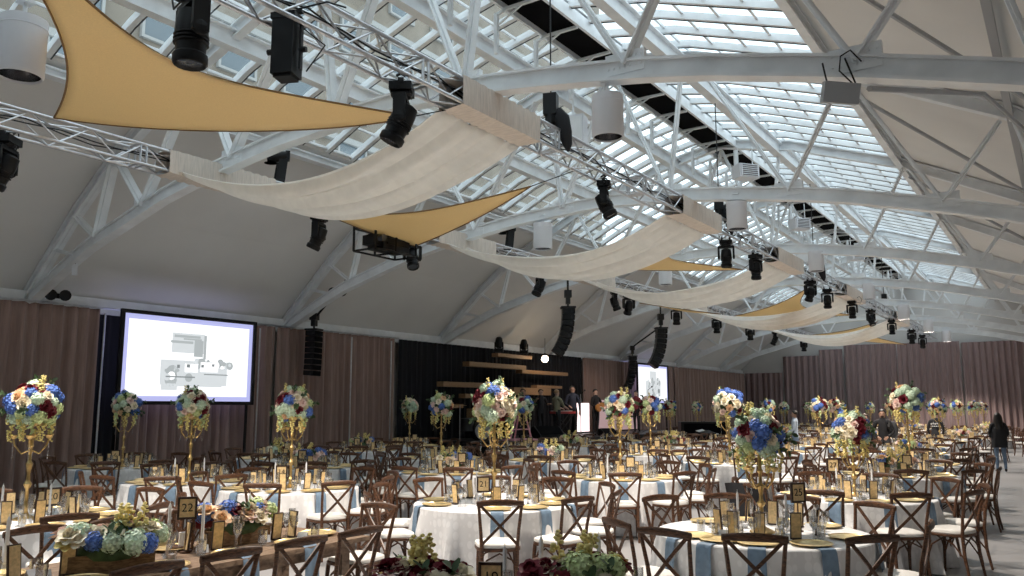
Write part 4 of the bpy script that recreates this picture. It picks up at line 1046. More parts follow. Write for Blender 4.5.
for i, (d, x, y, a, lab, farm) in enumerate(places):
    u = V(math.cos(a), math.sin(a), 0); t_ = V(-u.y, u.x, 0); c = V(x,y,ZP-(.003 if farm else 0)); j1, j2, j3 = R.uniform(-.25,.25), R.uniform(-.02,.02), R.uniform(-.02,.02)
    pc = c+u*(.71+j2); mc = c+u*(.47+j3)+t_*(.02+j2); rzm = a+PI/2+j1*1.4 if (i % 5) else a-.3
    g1 = c+u*(.50+j2)+t_*(.17+j3); g2 = c+u*(.43+j3)+t_*(.21); g3 = c+u*(.52)+t_*(-.16+j3)
    if i < 300:
        o = bpy.data.objects.new('charger_plate', PLATE); COL.objects.link(o); o.location = pc+V(0,0,.003); tag(o, 'gold charger plate, '+lab, 'plate', 'gold charger plates')
    else: sb['plates'].merge(pm, Matrix.Translation(pc))
    if i < 200: KM.put(mc, rzm, 'gold menu card, '+lab)
    elif i < 300:
        pass; sb['menus'].merge(mm_, Matrix.Translation(mc) @ Matrix.Rotation(rzm, 4, 'Z'))
    else: sb['menus'].merge(mm_, Matrix.Translation(mc) @ Matrix.Rotation(rzm, 4, 'Z'))
    if i < NP:
        for g, kk, w_ in ((g1,0,'wine glass'),(g2,1,'champagne flute'),(g3,2,'tumbler')):
            o = bpy.data.objects.new(w_.replace(' ','_'), GM[kk]); COL.objects.link(o); o.location = g; tag(o, '%s, %s' % (w_, lab), 'glass', 'clear glasses on the tables')
    else:
        for g, kk in ((g1,0),(g2,1),(g3,0)): sb['glasses'].merge(gm[kk], Matrix.Translation(g))
    if not farm or i < 12:
        Mx = Matrix.Translation((x,y,ZP+(0 if not farm else 0))) @ Matrix.Rotation(a+PI/2, 4, 'Z')
        if farm: Mx = Matrix.Translation((x-u.x*.035, y-u.y*.035, ZP-.002)) @ Matrix.Rotation(a+PI/2, 4, 'Z')
        if i < 300:
            o = bpy.data.objects.new('napkin', NAP); COL.objects.link(o); o.matrix_basis = Mx; tag(o, 'blue napkin, '+lab, 'napkin', 'blue napkins hanging from the tables')
        else: sb['napkins'].merge(nb, Mx)
for k, m, lab in (('plates','gold','gold charger plates on the farthest tables'),('menus','card','gold menu cards standing on the farther tables'),('glasses','glass','clear stemmed glasses on the farther tables'),('napkins','napkin','blue napkins hanging from the farthest tables')):
    if sb[k].v: tag(sb[k].build('distant_'+k, M[m]), lab, k, kind='stuff')

# ---- centrepieces, numbers and candles
for i, t in enumerate(tables):
    if not inview(t['x'], t['y'], 4): continue
    base = math.atan2(-t['y'], -t['x']); left = V(math.sin(base), -math.cos(base), 0)*-1; z = ZTB
    left = V(-math.cos(base+PI/2), -math.sin(base+PI/2), 0); front = V(math.cos(base), math.sin(base), 0); near = t['d'] < 14
    c = V(t['x'],t['y'],z)
    if t['centre'] == 'tall':
        tall_piece(c, 'tall gold stand with mixed flower ball, %s' % t['name'], t.get('h', .97), t.get('ball', .25), near, i*7+1, i)
    else:
        low_piece(c, 'low trough of mixed flowers, %s' % t['name'], base+PI/2+.3, .4, near, i)
    if t['num']:
        of = {'25':(-2.07,7.58,.32,.6), '27':(-2.56,11.03,.34,.15), '20':(-8.40,4.34,.2,.2)}.get(t['num'])
        pp = V(of[0],of[1],z) if of else c+front*.28+left*.12; of = of or (0,0,.22,.1)
        number_sign(pp, base+PI/2+of[3], t['num'], 'dark framed gold number sign reading %s on its round table' % t['num'], 1.05, of[2])
    elif not t.get('far') and i % 2:
        number_sign(c+front*.2-left*.15, base+PI/2-.2, '', 'small dark framed gold sign, %s' % t['name'])
    if near:
        for k in range(4):
            a = base+k*PI/2+.6; KV.put(c+V(math.cos(a),math.sin(a),0)*.27, 0, 'votive candle %s of centerpiece, %s' % (['near right','far right','far left','near left'][k], t['name']))
        for k in range(2):
            a = base+PI*k+1.3; KT.put(c+V(math.cos(a),math.sin(a),0)*.21, 0, 'white taper candle %s of centerpiece, %s' % (['right','left'][k], t['name']), scale=.95)
# farm table 22
zf = .762
low_piece((-5.67,4.42,zf), 'wooden trough of mixed roses and hydrangeas right of the number 22', PI/2-.15, .44, True, 3, spire=False)
low_piece((-5.42,3.22,zf), 'wooden trough of mixed flowers left of the number 22, at bottom left', PI/2-.5, .46, True, 8)
b22 = number_sign((-5.62,3.92,zf), .95, '22', 'dark framed gold number sign reading 22', 1.0, .33)
KL.put((-5.80,4.02,zf), .9, 'dark wooden candle lantern just behind the number 22', scale=1.25)
for k, (x, y, lab) in enumerate([(-5.66,3.80,'white taper candle just left of the number 22'),(-5.56,4.02,'white taper candle just right of the number 22'),(-5.85,2.75,'white taper candle in front of the bottom left trough'),(-5.75,4.6,'white taper candle at the far end of the number 22 farm table')]):
    KT.put((x,y,zf), 0, lab, scale=1.05)
for k, (x, y) in enumerate([(-5.5,3.45),(-5.45,3.7),(-5.6,2.55)]): KV.put((x,y,zf), 0, 'small votive candle on farm table 22, %s from its near end' % ordn[k])
# farm table at the bottom edge
low_piece((-2.22,3.88,zf), 'trough of dark red and green flowers at the bottom edge', .6, .36, True, 21, True)
low_piece((-2.82,3.36,zf), 'trough of leafy flowers cut off by the bottom edge', .5, .3, True, 22, True)
for k, (x, y, h, lab) in enumerate([(-2.56,3.72,1.0,'white taper candle at bottom edge, leftmost of three'),(-2.42,3.86,1.12,'white taper candle at bottom edge, middle of three'),(-2.28,4.25,1.05,'white taper candle at bottom edge, rightmost of three')]): KT.put((x,y,zf), 0, lab, scale=h)
for k, (x, y) in enumerate([(-2.08,4.05),(-2.0,4.17)]):
    o = bpy.data.objects.new('champagne_flute', GM[1]); COL.objects.link(o); o.location = (x,y,zf+.002); tag(o, 'clear champagne flute at the bottom edge, %s of a pair' % ('left','right')[k], 'glass', 'clear glasses on the tables')
number_sign((-2.72,3.82,zf), .5, '19', 'dark framed gold number sign at the bottom edge', 1.0, .16)

# small white place cards at the nearest seats
pc_ = MB(); pc_.add([(-.045,-.025,0),(.045,-.025,0),(.045,0,.055),(-.045,0,.055),(-.045,.025,0),(.045,.025,0)], [(0,1,2,3),(3,2,5,4)]); PCM = pc_.mesh('place_card', M['paper'])
for i, (d, x, y, a, lab, farm) in enumerate(places[:70]):
    if i % 3 == 2: continue
    u = V(math.cos(a), math.sin(a), 0); t_ = V(-u.y, u.x, 0)
    o = bpy.data.objects.new('place_card', PCM); COL.objects.link(o); o.location = V(x,y,ZP)+u*.46-t_*.1; o.rotation_euler.z = a+PI/2+.4*math.sin(i*3.3); tag(o, 'white place card, '+lab, 'place card', 'folded white place cards')

# ------------------------------------------------------------------ stage
def onx(u, v, X):
    p, yw = math.radians(8.257), math.radians(34.05); x, y, f = u-512, 288-v, 820
    a, c, e = x, f*math.cos(p)-y*math.sin(p), f*math.sin(p)+y*math.cos(p)
    X_, Y_ = math.cos(yw)*a-math.sin(yw)*c, math.sin(yw)*a+math.cos(yw)*c; k = X/X_; return V(X, Y_*k, H+e*k)
SZ = .8; SX0, SX1, SY0, SY1 = XL+.45, -13.9, 20.4, 35.2
r = empty('stage_platform', ((SX0+SX1)/2, (SY0+SY1)/2, 0), 0, 'low black stage platform against the left wall under the black backdrop', 'stage')
MB().box((0,0,SZ-.05), (SX1-SX0,SY1-SY0,.1)).build('deck', M['blackm'], r)
b = MB()
def fn(u, v):
    s = u*(SY1-SY0+SX1-SX0); y = s-(SY1-SY0)/2 if s < SY1-SY0 else (SY1-SY0)/2; x = (SX1-SX0)/2 - (0 if s < SY1-SY0 else s-(SY1-SY0)); return V(x+.03*math.sin(s*20)-.02, y+(.03*math.sin(s*20) if s > SY1-SY0 else 0), .01+(SZ-.11)*v)
b.grid(fn, 400, 2); b.build('skirt', M['bdrape'], r, 'all')
# staggered timber shelves of the set
for i, (u0, u1, v, th) in enumerate([(495,529,356.5,.13),(466,523,366,.16),(519,565,373,.13),(440,496,385,.16),(534,559,387,.10),(462,476,396,.14),(511,548,391.5,.26),(436,460,406,.13),(470,500,413,.3)]):
    X = XL+.95; p, q = onx(u0,v,X), onx(u1,v,X); r = empty('timber_shelf', (X,(p.y+q.y)/2,(p.z+q.z)/2), 0, 'horizontal timber plank of the stage set, %s' % ['topmost, under the two standing lights','long one second from the top','third from top, just below the glowing bulb','long one at the left','short one right of centre above the musicians','short one at far left above flowers','thick one in the middle above the musicians','low short one at far left','low thick one behind the big flower ball'][i], 'plank', 'timber planks of the stage set')
    MB().box((0,0,0), (.28,q.y-p.y,th)).build('plank', M['plank'], r)
    for s in (-1,1): MB().tube([(-.18,s*(q.y-p.y)*.36,.1),(-.18,s*(q.y-p.y)*.36,-(p.z-SZ)+.02)], .025, 6).build('post', M['blackm'], r)
for u, v, lab in ((499,345,'black stage light standing on top plank, left one'),(524,347,'black stage light standing on top plank, right one')):
    p = onx(u,v,XL+.95); r = empty('stage_light', (p.x,p.y,p.z-.25), .5, lab, 'stage light', 'stage lights on the timber set')
    b = MB(); b.box((0,0,.05), (.3,.26,.12)); b.build('base', M['black'], r)
    b = MB()
    for s in (-1,1): b.box((s*.14,0,.22), (.04,.1,.26))
    b.box((0,0,.115), (.3,.1,.03))
    b.build('yoke', M['black'], r); b = MB(); b.lathe([(.08,.14),(.13,.2),(.14,.35),(.12,.48),(.08,.53),(0,.54)], 14); b.build('lamp_head', M['black'], r, True)
p = onx(545,359,XL+1.6); r = empty('glowing_bulb', p, 0, 'glowing round warm bulb in front of the black backdrop', 'lamp')
MB().ball((0,0,0), .13, 18, 12).build('glass_globe', M['bulb'], r, 'all'); MB().lathe([(.04,.12),(.04,.22),(0,.22)], 10).build('socket', M['blackm'], r); MB().tube([(0,0,.2),(0,0,H+2.35-p.z+.2)], .008, 5).build('cord', M['black'], r)
lamp(p.x+.25, p.y, p.z, 6, (1,.72,.45))
lamp(XT, 24.2, ZT-.9, 500, (1,.80,.68), spot=60, aim=(-15.3,28,1.2))
# lit standing panels behind the musicians
for u0, u1, v0, v1, m, lab in ((577,589,403,433,'pinkglow','bright white lit panel between two standing musicians'),(598,622,400,434,'dimglow','dim pinkish lit panel behind the guitarist'),(622,637,398,436,'dimglow','dim pinkish lit panel at the right end of stage')):
    X = -16.6; p, q = onx(u0,v0,X), onx(u1,v1,X); r = empty('lit_panel', (X,(p.y+q.y)/2,SZ), 0, lab, 'panel'); hh = p.z-SZ
    MB().box((0,0,hh/2+.03), (.05,q.y-p.y,hh-.06)).build('lit_face', M[m], r); MB().box((-.04,0,hh/2), (.05,q.y-p.y+.06,hh)).build('back_frame', M['blackm'], r)

# ------------------------------------------------------------------ people
def person(loc, rz, lab, h=1.75, top='cblack', bottom='cnavy', skin='skin', hair='hairb', arms=None, legs=None, long_hair=False, coat=None, lean=0, sleeves=True, head_turn=0, beard=False, group=None):
    S = h/1.75; P = []; E_ = []; Rr = []; G = []
    def v(x, y, z, r, g): P.append(V(x, y + (lean*(z-.95) if z > .95 else 0), z)*S); Rr.append(r*S); G.append(g); return len(P)-1
    def e(a, c): E_.append((a, c))
    pel = v(0,0,.95,.135,'b'); wa = v(0,-.01,1.10,.125,'t'); ch = v(0,-.015,1.28,.15,'t'); sh = v(0,0,1.42,.11,'t'); nk = v(0,0,1.50,.055,'s'); jw = v(0,-.025,1.57,.072,'s'); hd = v(0,-.015,1.645,.088,'s'); tp = v(0,0,1.715,.06,'s')
    for a, c in ((pel,wa),(wa,ch),(ch,sh),(sh,nk),(nk,jw),(jw,hd),(hd,tp)): e(a, c)
    arms = arms or [((.24,.02,1.13),(.25,-.08,.88)), ((.24,.02,1.13),(.25,-.08,.88))]
    for s, (el, ha) in zip((-1,1), arms):
        q = v(s*.17,0,1.41,.07,'t'); e(sh, q); a = v(s*el[0],el[1],el[2],.046,'t'); e(q, a); wr = v(s*ha[0],ha[1],ha[2],.03,'t' if sleeves else 's'); 
        m = v(s*(el[0]*.5+ha[0]*.5),(el[1]+ha[1])/2,(el[2]+ha[2])/2,.041,'t' if sleeves else 's'); e(a, m); e(m, wr)
        d = (V(s*ha[0],ha[1],ha[2])-V(s*el[0],el[1],el[2])).normalized(); pal = V(s*ha[0],ha[1],ha[2])+d*.07; pm_ = v(*pal,.034,'s'); e(wr, pm_)
        side = d.cross(V(0,1,0)) if abs(d.y) < .8 else d.cross(V(0,0,1)); side.normalize(); nn = d.cross(side)
        for k, L in enumerate((.062,.075,.07,.055)):
            o = side*(k-1.5)*.019; f1 = v(*(pal+d*.035+o),.0095,'s'); f2 = v(*(pal+d*(.035+L*.55)+o+nn*.006),.0085,'s'); f3 = v(*(pal+d*(.035+L)+o+nn*.022),.0075,'s'); e(pm_, f1); e(f1, f2); e(f2, f3)
        t1 = v(*(wr and (pal-d*.02-side*.036)),.011,'s'); t2 = v(*(pal+d*.03-side*.055+nn*.012),.009,'s'); e(pm_, t1); e(t1, t2)
    legs = legs or [((.10,-.01,.5),(.11,.02,.09)), ((.10,-.01,.5),(.11,.02,.09))]
    for s, (kn, an) in zip((-1,1), legs):
        hp = v(s*.09,0,.90,.10,'b'); e(pel, hp); mt = v(s*(.09+kn[0])/2,(kn[1])/2,(.88+kn[2])/2,.08,'b'); e(hp, mt); k = v(s*kn[0],kn[1],kn[2],.058,'b'); e(mt, k)
        c = v(s*(kn[0]*.6+an[0]*.4),kn[1]*.6+an[1]*.4+.015,kn[2]*.6+an[2]*.4,.056,'b'); e(k, c); a = v(s*an[0],an[1],an[2],.04,'b'); e(c, a)
        hl = v(s*an[0],an[1]+.02,an[2]-.05,.036,'f'); e(a, hl); to = v(s*(an[0]+.02),an[1]-.15,an[2]-.055,.03,'f'); e(hl, to)
    me = bpy.data.meshes.new('person_body'); me.from_pydata([tuple(p) for p in P], E_, []); o = bpy.data.objects.new('tmp', me); COL.objects.link(o)
    sk = o.modifiers.new('s','SKIN'); sk.use_smooth_shade = True; sd = me.skin_vertices[0].data if me.skin_vertices else None
    if sd is None:
        bpy.context.view_layer.objects.active = o
    for i, x in enumerate(me.skin_vertices[0].data): x.radius = (Rr[i], Rr[i]*(.78 if G[i] in 'tb' and Rr[i] > .1*S else 1)); x.use_root = (i == 0)
    ss = o.modifiers.new('u','SUBSURF'); ss.levels = 1; ss.render_levels = 1
    dg = bpy.context.evaluated_depsgraph_get(); m2 = bpy.data.meshes.new_from_object(o.evaluated_get(dg)); bpy.data.objects.remove(o)
    m2.name = 'person'; m2.materials.clear(); cm_ = {'t':top,'b':bottom,'s':skin,'f':'shoe'}
    for g in 'tbsf': m2.materials.append(M[cm_[g]])
    segs_ = [(P[a], P[c], Rr[a], Rr[c], G[c]) for a, c in E_]
    for pl in m2.polygons:
        c = pl.center; best = None
        for a, d, ra, rb, g in segs_:
            ab = d-a; t = max(0, min(1, (c-a).dot(ab)/max(1e-9, ab.length_squared))); dist = (c-(a+ab*t)).length/(ra*(1-t)+rb*t)
            if best is None or dist < best[0]: best = (dist, g if t > .35 or g == 's' else g)
        pl.material_index = 'tbsf'.index(best[1]); pl.use_smooth = True
    o = bpy.data.objects.new('person', m2); COL.objects.link(o); o.location = loc; o.rotation_euler.z = rz; tag(o, lab, 'person', group)
    ly = lean*.7
    hb = MB()
    def hf(u, w_):
        t = 2*PI*u; a = -.25+ (PI/2+.25)*w_; front = max(0, -math.sin(t)); a2 = max(a, .55*front+(-.3 if front < .2 else .1)) if w_ < .8 else a
        return V(math.cos(a2)*math.cos(t)*.098, math.cos(a2)*math.sin(t)*.112+.004+ly, 1.655+math.sin(a2)*.108)*S
    hb.grid(hf, 18, 8, close=True)
    if long_hair:
        def lf(u, w_):
            t = PI*u; z = 1.68-.42*w_; return V(math.cos(t)*(.10+.03*math.sin(w_*3)), .03+math.sin(t)*(.09+.04*w_)+ly, z)*S
        hb.grid(lf, 14, 8)
    ho = hb.build('hair', M[hair], o, 'all')
    if beard: MB().ball(V(0,-.055+ly,1.555)*S, .05*S, 10, 6, (1,.8,.8)).build('beard', M[hair], o, 'all')
    fb = MB()
    for s in (-1,1): fb.ball(V(s*.032,-.098+ly,1.64)*S, .011*S, 8, 5)
    fb.build('eyes', M['ink'], o)
    fb = MB(); fb.ball(V(0,-.112+ly,1.612)*S, .016*S, 8, 5, (.8,1,1.6)); fb.build('nose', M[skin], o, 'all')
    fb = MB(); fb.ball(V(0,-.098+ly,1.575)*S, .02*S, 8, 4, (1.2,.4,.3)); fb.build('mouth', M['cred'], o, 'all')
    for s in (-1,1): MB().ball(V(s*.092,.0+ly,1.62)*S, .022*S, 8, 5, (.4,.8,1.3)).build('ear', M[skin], o, 'all')
    if coat:
        cbm = MB(); z0, z1, flare = coat[1], 1.44, coat[2]
        def cf(u, w_):
            t = 2*PI*u; z = z1+(z0-z1)*w_; k = .62+.36*min(1,w_*4); rr = (.20*k+flare*w_)*(1+.05*math.sin(t*7+w_*2)*w_); return V(rr*math.cos(t), rr*.72*math.sin(t)+lean*(z-.95), z)*S
        cbm.grid(cf, 28, 12, close=True); cbm.build('coat', M[coat[0]], o, 'all')
    return o
def floorpt(u, v): x, y = atpx(u, v, 0); return V(x, y, 0)
def facing(dirx, diry): return math.atan2(diry, dirx)+PI/2       # local -Y looks along the direction
# guests and staff on the floor
person(floorpt(1002,472), facing(-.25,1), 'person seen from behind in a long black coat and light jeans, standing in the aisle', 1.68, 'cblack', 'jeans', hair='hairb', long_hair=True, coat=('cblack',.72,.02), arms=[((.25,.0,1.14),(.20,-.18,1.02)),((.25,.0,1.14),(.20,-.18,1.02))])
pv = person(floorpt(886,474), facing(.1,-1), 'person with dark hair and beard in a black vest with a backpack, standing between tables', 1.78, 'cblack', 'cgrey', beard=True, arms=[((.27,.02,1.13),(.12,-.2,1.0)),((.27,.02,1.13),(.12,-.2,1.0))])
r = MB(); r.ball((.24,.14,1.22), .2, 14, 9, (.7,.6,1.2)); r.ball((.26,.26,1.1), .11, 10, 6, (.9,.6,1.1)); bp_ = r.build('backpack', M['cgrey'], None, 'all'); bp_.matrix_basis = pv.matrix_basis.copy(); tag(bp_, 'dark grey backpack slung on the shoulder of the person in the black vest', 'backpack')
for s in (1,): 
    q = MB(); q.tube([(.16,.1,1.44),(.17,-.05,1.44),(.16,-.13,1.3),(.2,-.02,1.08)], .016, 6); q.build('strap', M['black'], bp_)
person(floorpt(868,474), facing(.6,-.8), 'person in loose black clothes raising one hand beside the tall flower ball', 1.66, 'cblack', 'cblack', skin='skin2', hair='hairbr', arms=[((.30,-.10,1.26),(.46,-.24,1.50)),((.25,.0,1.14),(.22,-.16,.98))], coat=('cblack',.35,.06))
person(floorpt(797,466), facing(-.9,-.1), 'person in a pale blue shirt and dark jeans near the far drapes', 1.74, 'cpale', 'jeans', arms=[((.24,.0,1.14),(.18,-.2,1.08)),((.24,.0,1.14),(.18,-.2,1.08))])
pb = person(floorpt(938,462), facing(-.1,1), 'person bending forward in a black t-shirt with white print, among the far tables', 1.7, 'cblack', 'cblack', lean=-.75, arms=[((.25,-.22,1.1),(.22,-.45,.95)),((.25,-.22,1.1),(.22,-.45,.95))])
q = MB()
for i in range(5): q.box((-.12+.06*i,.04+.0,1.30+.012*(i % 2)), (.04,.02,.05))
for i in range(4): q.box((-.09+.06*i,.06,1.22), (.045,.02,.03))
wp = q.build('shirt_print', M['cwhite'], pb); wp.location = (0,.17-.2,-.02)
# the band
def st(u, X): p = onx(u, 435, X); return V(X, p.y, SZ)
FR = facing(.9,-.45)
person(st(573,-14.9), facing(.5,-.6), 'musician in a dark suit standing left of the bright lit panel', 1.80, 'cnavy', 'cblack', arms=[((.26,.0,1.13),(.16,-.2,1.05)),((.24,.0,1.12),(.24,-.06,.88))])
person(st(596,-14.9), facing(.9,-.2), 'musician in black holding a guitar right of the bright lit panel', 1.72, 'cblack', 'cblack', skin='skin2', arms=[((.27,-.02,1.14),(.10,-.24,1.08)),((.30,-.05,1.2),(.36,-.26,1.25))])
person(st(557,-14.6), facing(.2,.8), 'musician with light hair in a sleeveless top playing the keyboard', 1.64, 'colive', 'cblack', skin='skin2', hair='hairbl', sleeves=False, arms=[((.24,-.12,1.14),(.16,-.36,1.08)),((.24,-.12,1.14),(.16,-.36,1.08))])
person(st(637,-14.9), facing(-.2,-1), 'musician in dark red at the right end of the stage beside a microphone', 1.72, 'cred', 'cblack', skin='skin2', arms=[((.27,.0,1.2),(.16,-.18,1.32)),((.24,.0,1.12),(.24,-.06,.88))])
person(st(523,-15.3), facing(.8,-.6), 'musician in dark clothes behind the pink music stand', 1.66, 'cnavy', 'cblack', hair='hairbr', arms=[((.27,-.05,1.18),(.2,-.3,1.2)),((.27,-.05,1.18),(.2,-.3,1.2))])
person(st(541,-15.6), facing(.8,-.4), 'musician with bare arms, left of the light-haired keyboard player', 1.68, 'cblack', 'cblack', skin='skin2', hair='hairbr', sleeves=False, arms=[((.3,-.08,1.28),(.36,-.3,1.36)),((.27,-.05,1.18),(.2,-.3,1.2))])
# guitar
g = st(596,-14.9); r = empty('guitar', g+V(.24,-.05,1.08), facing(.9,-.2)+.0, 'wooden guitar held by the musician in black', 'guitar')
b = MB()
for (x, z, rr) in ((-.12,-.06,.15),(.06,.02,.12)): b.lathe([(0,-.04),(rr*.97,-.04),(rr,-.03),(rr,.03),(rr*.97,.04),(0,.04)], 20, (x,0,z), 0, Matrix.Rotation(PI/2,3,'X'))
b.build('body', M['maple'], r, True); b = MB(); b.bar((.14,-.04,.06), (.58,-.04,.25), .045, .02); b.box((.63,-.04,.27), (.12,.02,.06), (0,-.4,0)); b.build('neck', M['wood'], r)
# keyboard on stand
k_ = st(563,-14.6); r = empty('keyboard', k_, PI/2-.3, 'red and black electric keyboard on a stand in front of the light-haired musician', 'keyboard')
MB().box((0,0,.86), (.95,.3,.08)).build('case', M['redp'], r); MB().box((0,.06,.915), (.88,.15,.02)).build('white_keys', M['cwhite'], r)
b = MB()
for i in range(24): b.box((-.42+i*.036,.09,.932), (.018,.1,.02))
b.build('black_keys', M['black'], r)
b = MB()
for s in (-1,1): b.bar((-.4,s*.12,.01), (.4,s*.12,.8), .03, .03); b.bar((.4,s*.12,.01), (-.4,s*.12,.8), .03, .03)
b.build('stand', M['blackm'], r)
# floor monitors on the front edge
def wedge(u, lab, s=1.0):
    p = st(u,-14.35); r = empty('stage_monitor', p, -.5, lab, 'stage monitor', 'wedge monitors on the stage'); r.scale = (s,s,s)
    vs = [(-.35,-.5,0),(.35,-.5,0),(.35,-.5,.15),(-.1,-.5,.45),(-.35,-.5,.4)]; vs += [(x,.5,z) for x,y,z in vs]
    b = MB(); b.add(vs, [(0,1,2,3,4),(9,8,7,6,5),(0,5,6,1),(1,6,7,2),(2,7,8,3),(3,8,9,4),(4,9,5,0)]); b.build('cabinet', M['black'], r)
    b = MB(); b.box((.13,0,.31), (.5,.9,.01), (0,.59,0)); b.build('grille', M['vent'], r)
wedge(548,'black wedge monitor on the stage edge left of the keyboards',.95); wedge(608,'black wedge monitor right of the guitarist',.6)
# pink music stand, microphone stands
p = st(521,-14.5); r = empty('music_stand', p, -.4, 'pinkish triangular stand on the stage edge right of the big flower ball', 'stand')
b = MB()
for s in (-1,1): b.tube([(0,s*.42,0),(0,s*.05,1.15)], .03, 6)
b.tube([(-.4,0,0),(0,0,1.15)], .03, 6); b.tube([(0,-.3,.35),(0,.3,.35)], .02, 6); b.build('tripod', M['pinkp'], r); MB().box((0,0,.03), (.7,1.0,.05)).build('base', M['cpink'], r)
def mic(u, X, lab, h=1.5):
    p = st(u, X); r = empty('microphone_stand', p, -.5, lab, 'microphone stand', 'microphone stands on the stage')
    MB().tube([(0,0,.02),(0,0,h)], .014, 6).build('pole', M['alu'], r)
    for k in range(3): MB().tube([(0,0,.14),(.3*math.cos(k*2.09),.3*math.sin(k*2.09),.01)], .01, 5).build('leg', M['blackm'], r)
    b = MB(); b.tube([(0,0,h),(.25,0,h+.12)], .01, 5); b.ball((.28,0,h+.13), .035, 8, 6); b.build('microphone', M['black'], r)
mic(581,-14.4,'thin microphone stand in front of the dark-suited musician'); mic(616,-14.5,'thin microphone stand between guitarist and the right lit panel',1.1); mic(649,-14.6,'tall thin microphone stand at right end of stage',1.75); mic(530,-14.5,'thin microphone stand beside the pink stand',1.2)
# drums at the left of the stage
p = st(480,-15.6); r = empty('drum_kit', p, -.5, 'dark drum kit in front of the low planks, partly hidden by flowers', 'drum kit')
for k, (x, y, z, rr, hh, ax) in enumerate(((0,0,.3,.28,.4,1),(.1,.5,.62,.17,.2,0),(.1,-.5,.5,.2,.4,0),(-.1,.2,.8,.15,.2,0))):
    b = MB(); b.lathe([(0,-hh/2),(rr,-hh/2),(rr+.012,-hh/2+.02),(rr,-hh/2+.04),(rr,hh/2-.04),(rr+.012,hh/2-.02),(rr,hh/2),(0,hh/2)], 22, (x,y,z), 0, Matrix.Rotation(PI/2,3,'Y') if ax else None); d_ = b.build('drum', M['blackm'], r, True)
    b = MB(); b.lathe([(0,hh/2+.003),(rr*.95,hh/2+.003)], 22, (x,y,z), 0, Matrix.Rotation(PI/2,3,'Y') if ax else None); b.build('drum_head', M['cwhite'], d_)
for k, (y, z) in enumerate(((.75,1.15),(-.7,1.1),(.3,1.25))):
    b = MB(); b.lathe([(.0,.03),(.04,.02),(.22,0),(.22,-.004),(0,.01)], 20, (0,y,z)); b.build('cymbal', M['brass'], r, True); MB().tube([(0,y,0),(0,y,z)], .012, 5).build('cymbal_stand', M['alu'], r)
# speakers and road cases at the stage
def cab(loc, rz, d, lab, name='loudspeaker'):
    r = empty(name, loc, rz, lab, 'speaker' if name == 'loudspeaker' else 'case'); b = MB(); b.box((0,0,d[2]/2), d); o = b.build('cabinet', M['black'], r)
    bv = o.modifiers.new('b','BEVEL'); bv.width = .03; bv.segments = 2
    b = MB(); b.box((d[0]/2+.004,0,d[2]/2), (.012,d[1]*.88,d[2]*.88)); b.build('grille' if name == 'loudspeaker' else 'front_panel', M['vent'], r)
    b = MB()
    for s in (-1,1): b.tube([(s*d[0]*.3,0,d[2]),(s*d[0]*.3,0,d[2]+.02)], .03, 8); b.box((0,s*(d[1]/2+.005),d[2]*.6), (.2,.015,.1))
    b.build('handle', M['blackm'], r)
def fl(u, v): x, y = atpx(u, v, 0); return V(x,y,0)
cab(V(-12.7,32.9,0), -.98, (.7,1.95,1.25), 'large black road case standing at the right end of the stage', 'road_case')
cab(V(-13.1,30.6,0), -.98, (.6,.9,.65), 'black box beside the large road case, nearer the stage', 'road_case')
cab(V(-13.4,19.0,0), 0, (.7,1.3,.8), 'brown-black subwoofer on the floor before the stage, left of the big flower ball stand')
cab(V(-13.45,17.3,0), 0, (.7,1.1,.8), 'smaller subwoofer on the floor before the stage, behind yellow flowers')
r = empty('mixing_desk', V(-12.6,30.9,0)+V(.5,.9,0), -.5, 'small control desk with pale papers beside the large road case', 'desk')
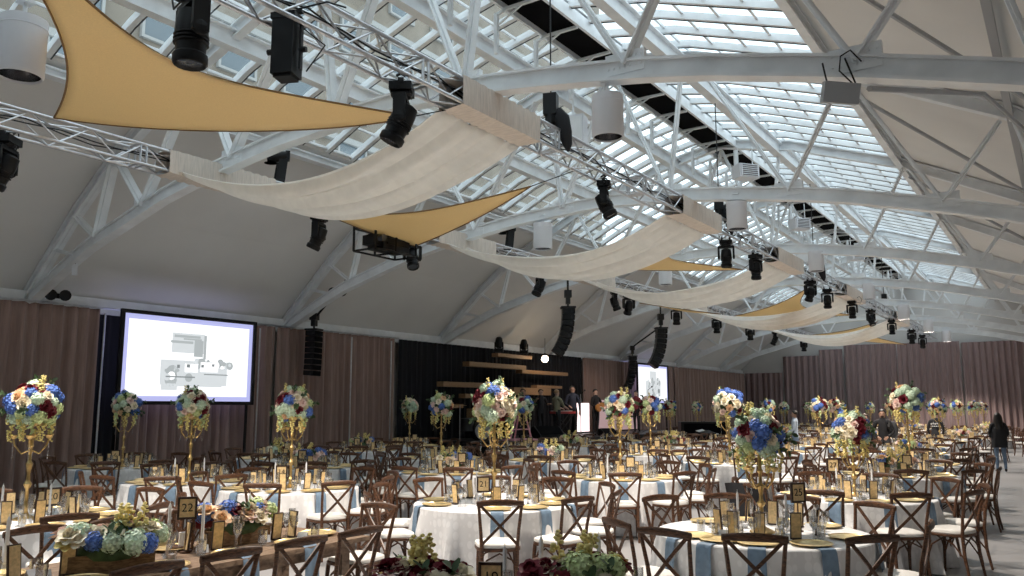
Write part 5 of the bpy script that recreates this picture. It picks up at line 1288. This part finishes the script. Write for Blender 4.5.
MB().box((0,0,.74), (.6,1.1,.05)).build('desk_top', M['blackm'], r); b = MB(); b.box((0,-.1,.83), (.45,.7,.1), (0,.25,0)); b.build('mixer', M['blackm'], r); b = MB(); b.box((.05,.3,.80), (.25,.3,.03), (0,.2,.3)); b.box((0,-.35,.92), (.2,.3,.02), (.2,.2,0)); b.build('papers', M['cwhite'], r)
for s in (-1,1):
    for q_ in (-1,1): MB().box((s*.25,q_*.5,.36), (.05,.05,.72)).build('leg', M['blackm'], r)
p = fl(715,446); r = empty('tripod_stand', p+V(.9,.6,0), 0, 'black tripod just right of the large road case', 'tripod')
for k in range(3): MB().tube([(0,0,.9),(.4*math.cos(k*2.09),.4*math.sin(k*2.09),0)], .018, 5).build('leg', M['blackm'], r)
MB().tube([(0,0,.8),(0,0,1.25)], .02, 6).build('pole', M['blackm'], r)
# flower stands on the stage edge and its front
# black jacket hanging on a chair
r = empty('black_jacket', (-3.38,10.1,0), .45, 'black bag or jacket over a chair between the two nearest aisle-side tables', 'jacket'); b = MB()
b.grid(lambda u, v: V(-.25+.5*u+.02*math.sin(v*7), .03*math.sin(u*9)-.06*math.sin(PI*v), .93-.93*v), 14, 8); b.build('cloth', M['cblack'], r, 'all')
# ------------------------------------------------------------------ camera, sky, exposure
cam = bpy.data.objects.new('camera', bpy.data.cameras.new('camera')); COL.objects.link(cam); sc.camera = cam
cam.data.sensor_width = 36; cam.data.lens = 820/1024*36; cam.data.clip_end = 300; cam.data.clip_start = .05
cam.location = (0,0,H); cam.rotation_euler = (PI/2+math.radians(8.257), 0, math.radians(34.05))
w = bpy.data.worlds.new('sky'); sc.world = w; w.use_nodes = True
bg = w.node_tree.nodes['Background']; bg.inputs[0].default_value = (.86,.95,1.0,1); bg.inputs[1].default_value = 2.1
sc.view_settings.view_transform = 'Standard'; sc.view_settings.look = 'None'; sc.view_settings.gamma = 1; sc.view_settings.exposure = 0; sc.view_settings.use_curve_mapping = False
sc.cycles.use_denoising = True; sc.cycles.max_bounces = 8; sc.cycles.transparent_max_bounces = 24; sc.cycles.diffuse_bounces = 4; sc.cycles.glossy_bounces = 3
sc.cycles.sample_clamp_indirect = 6
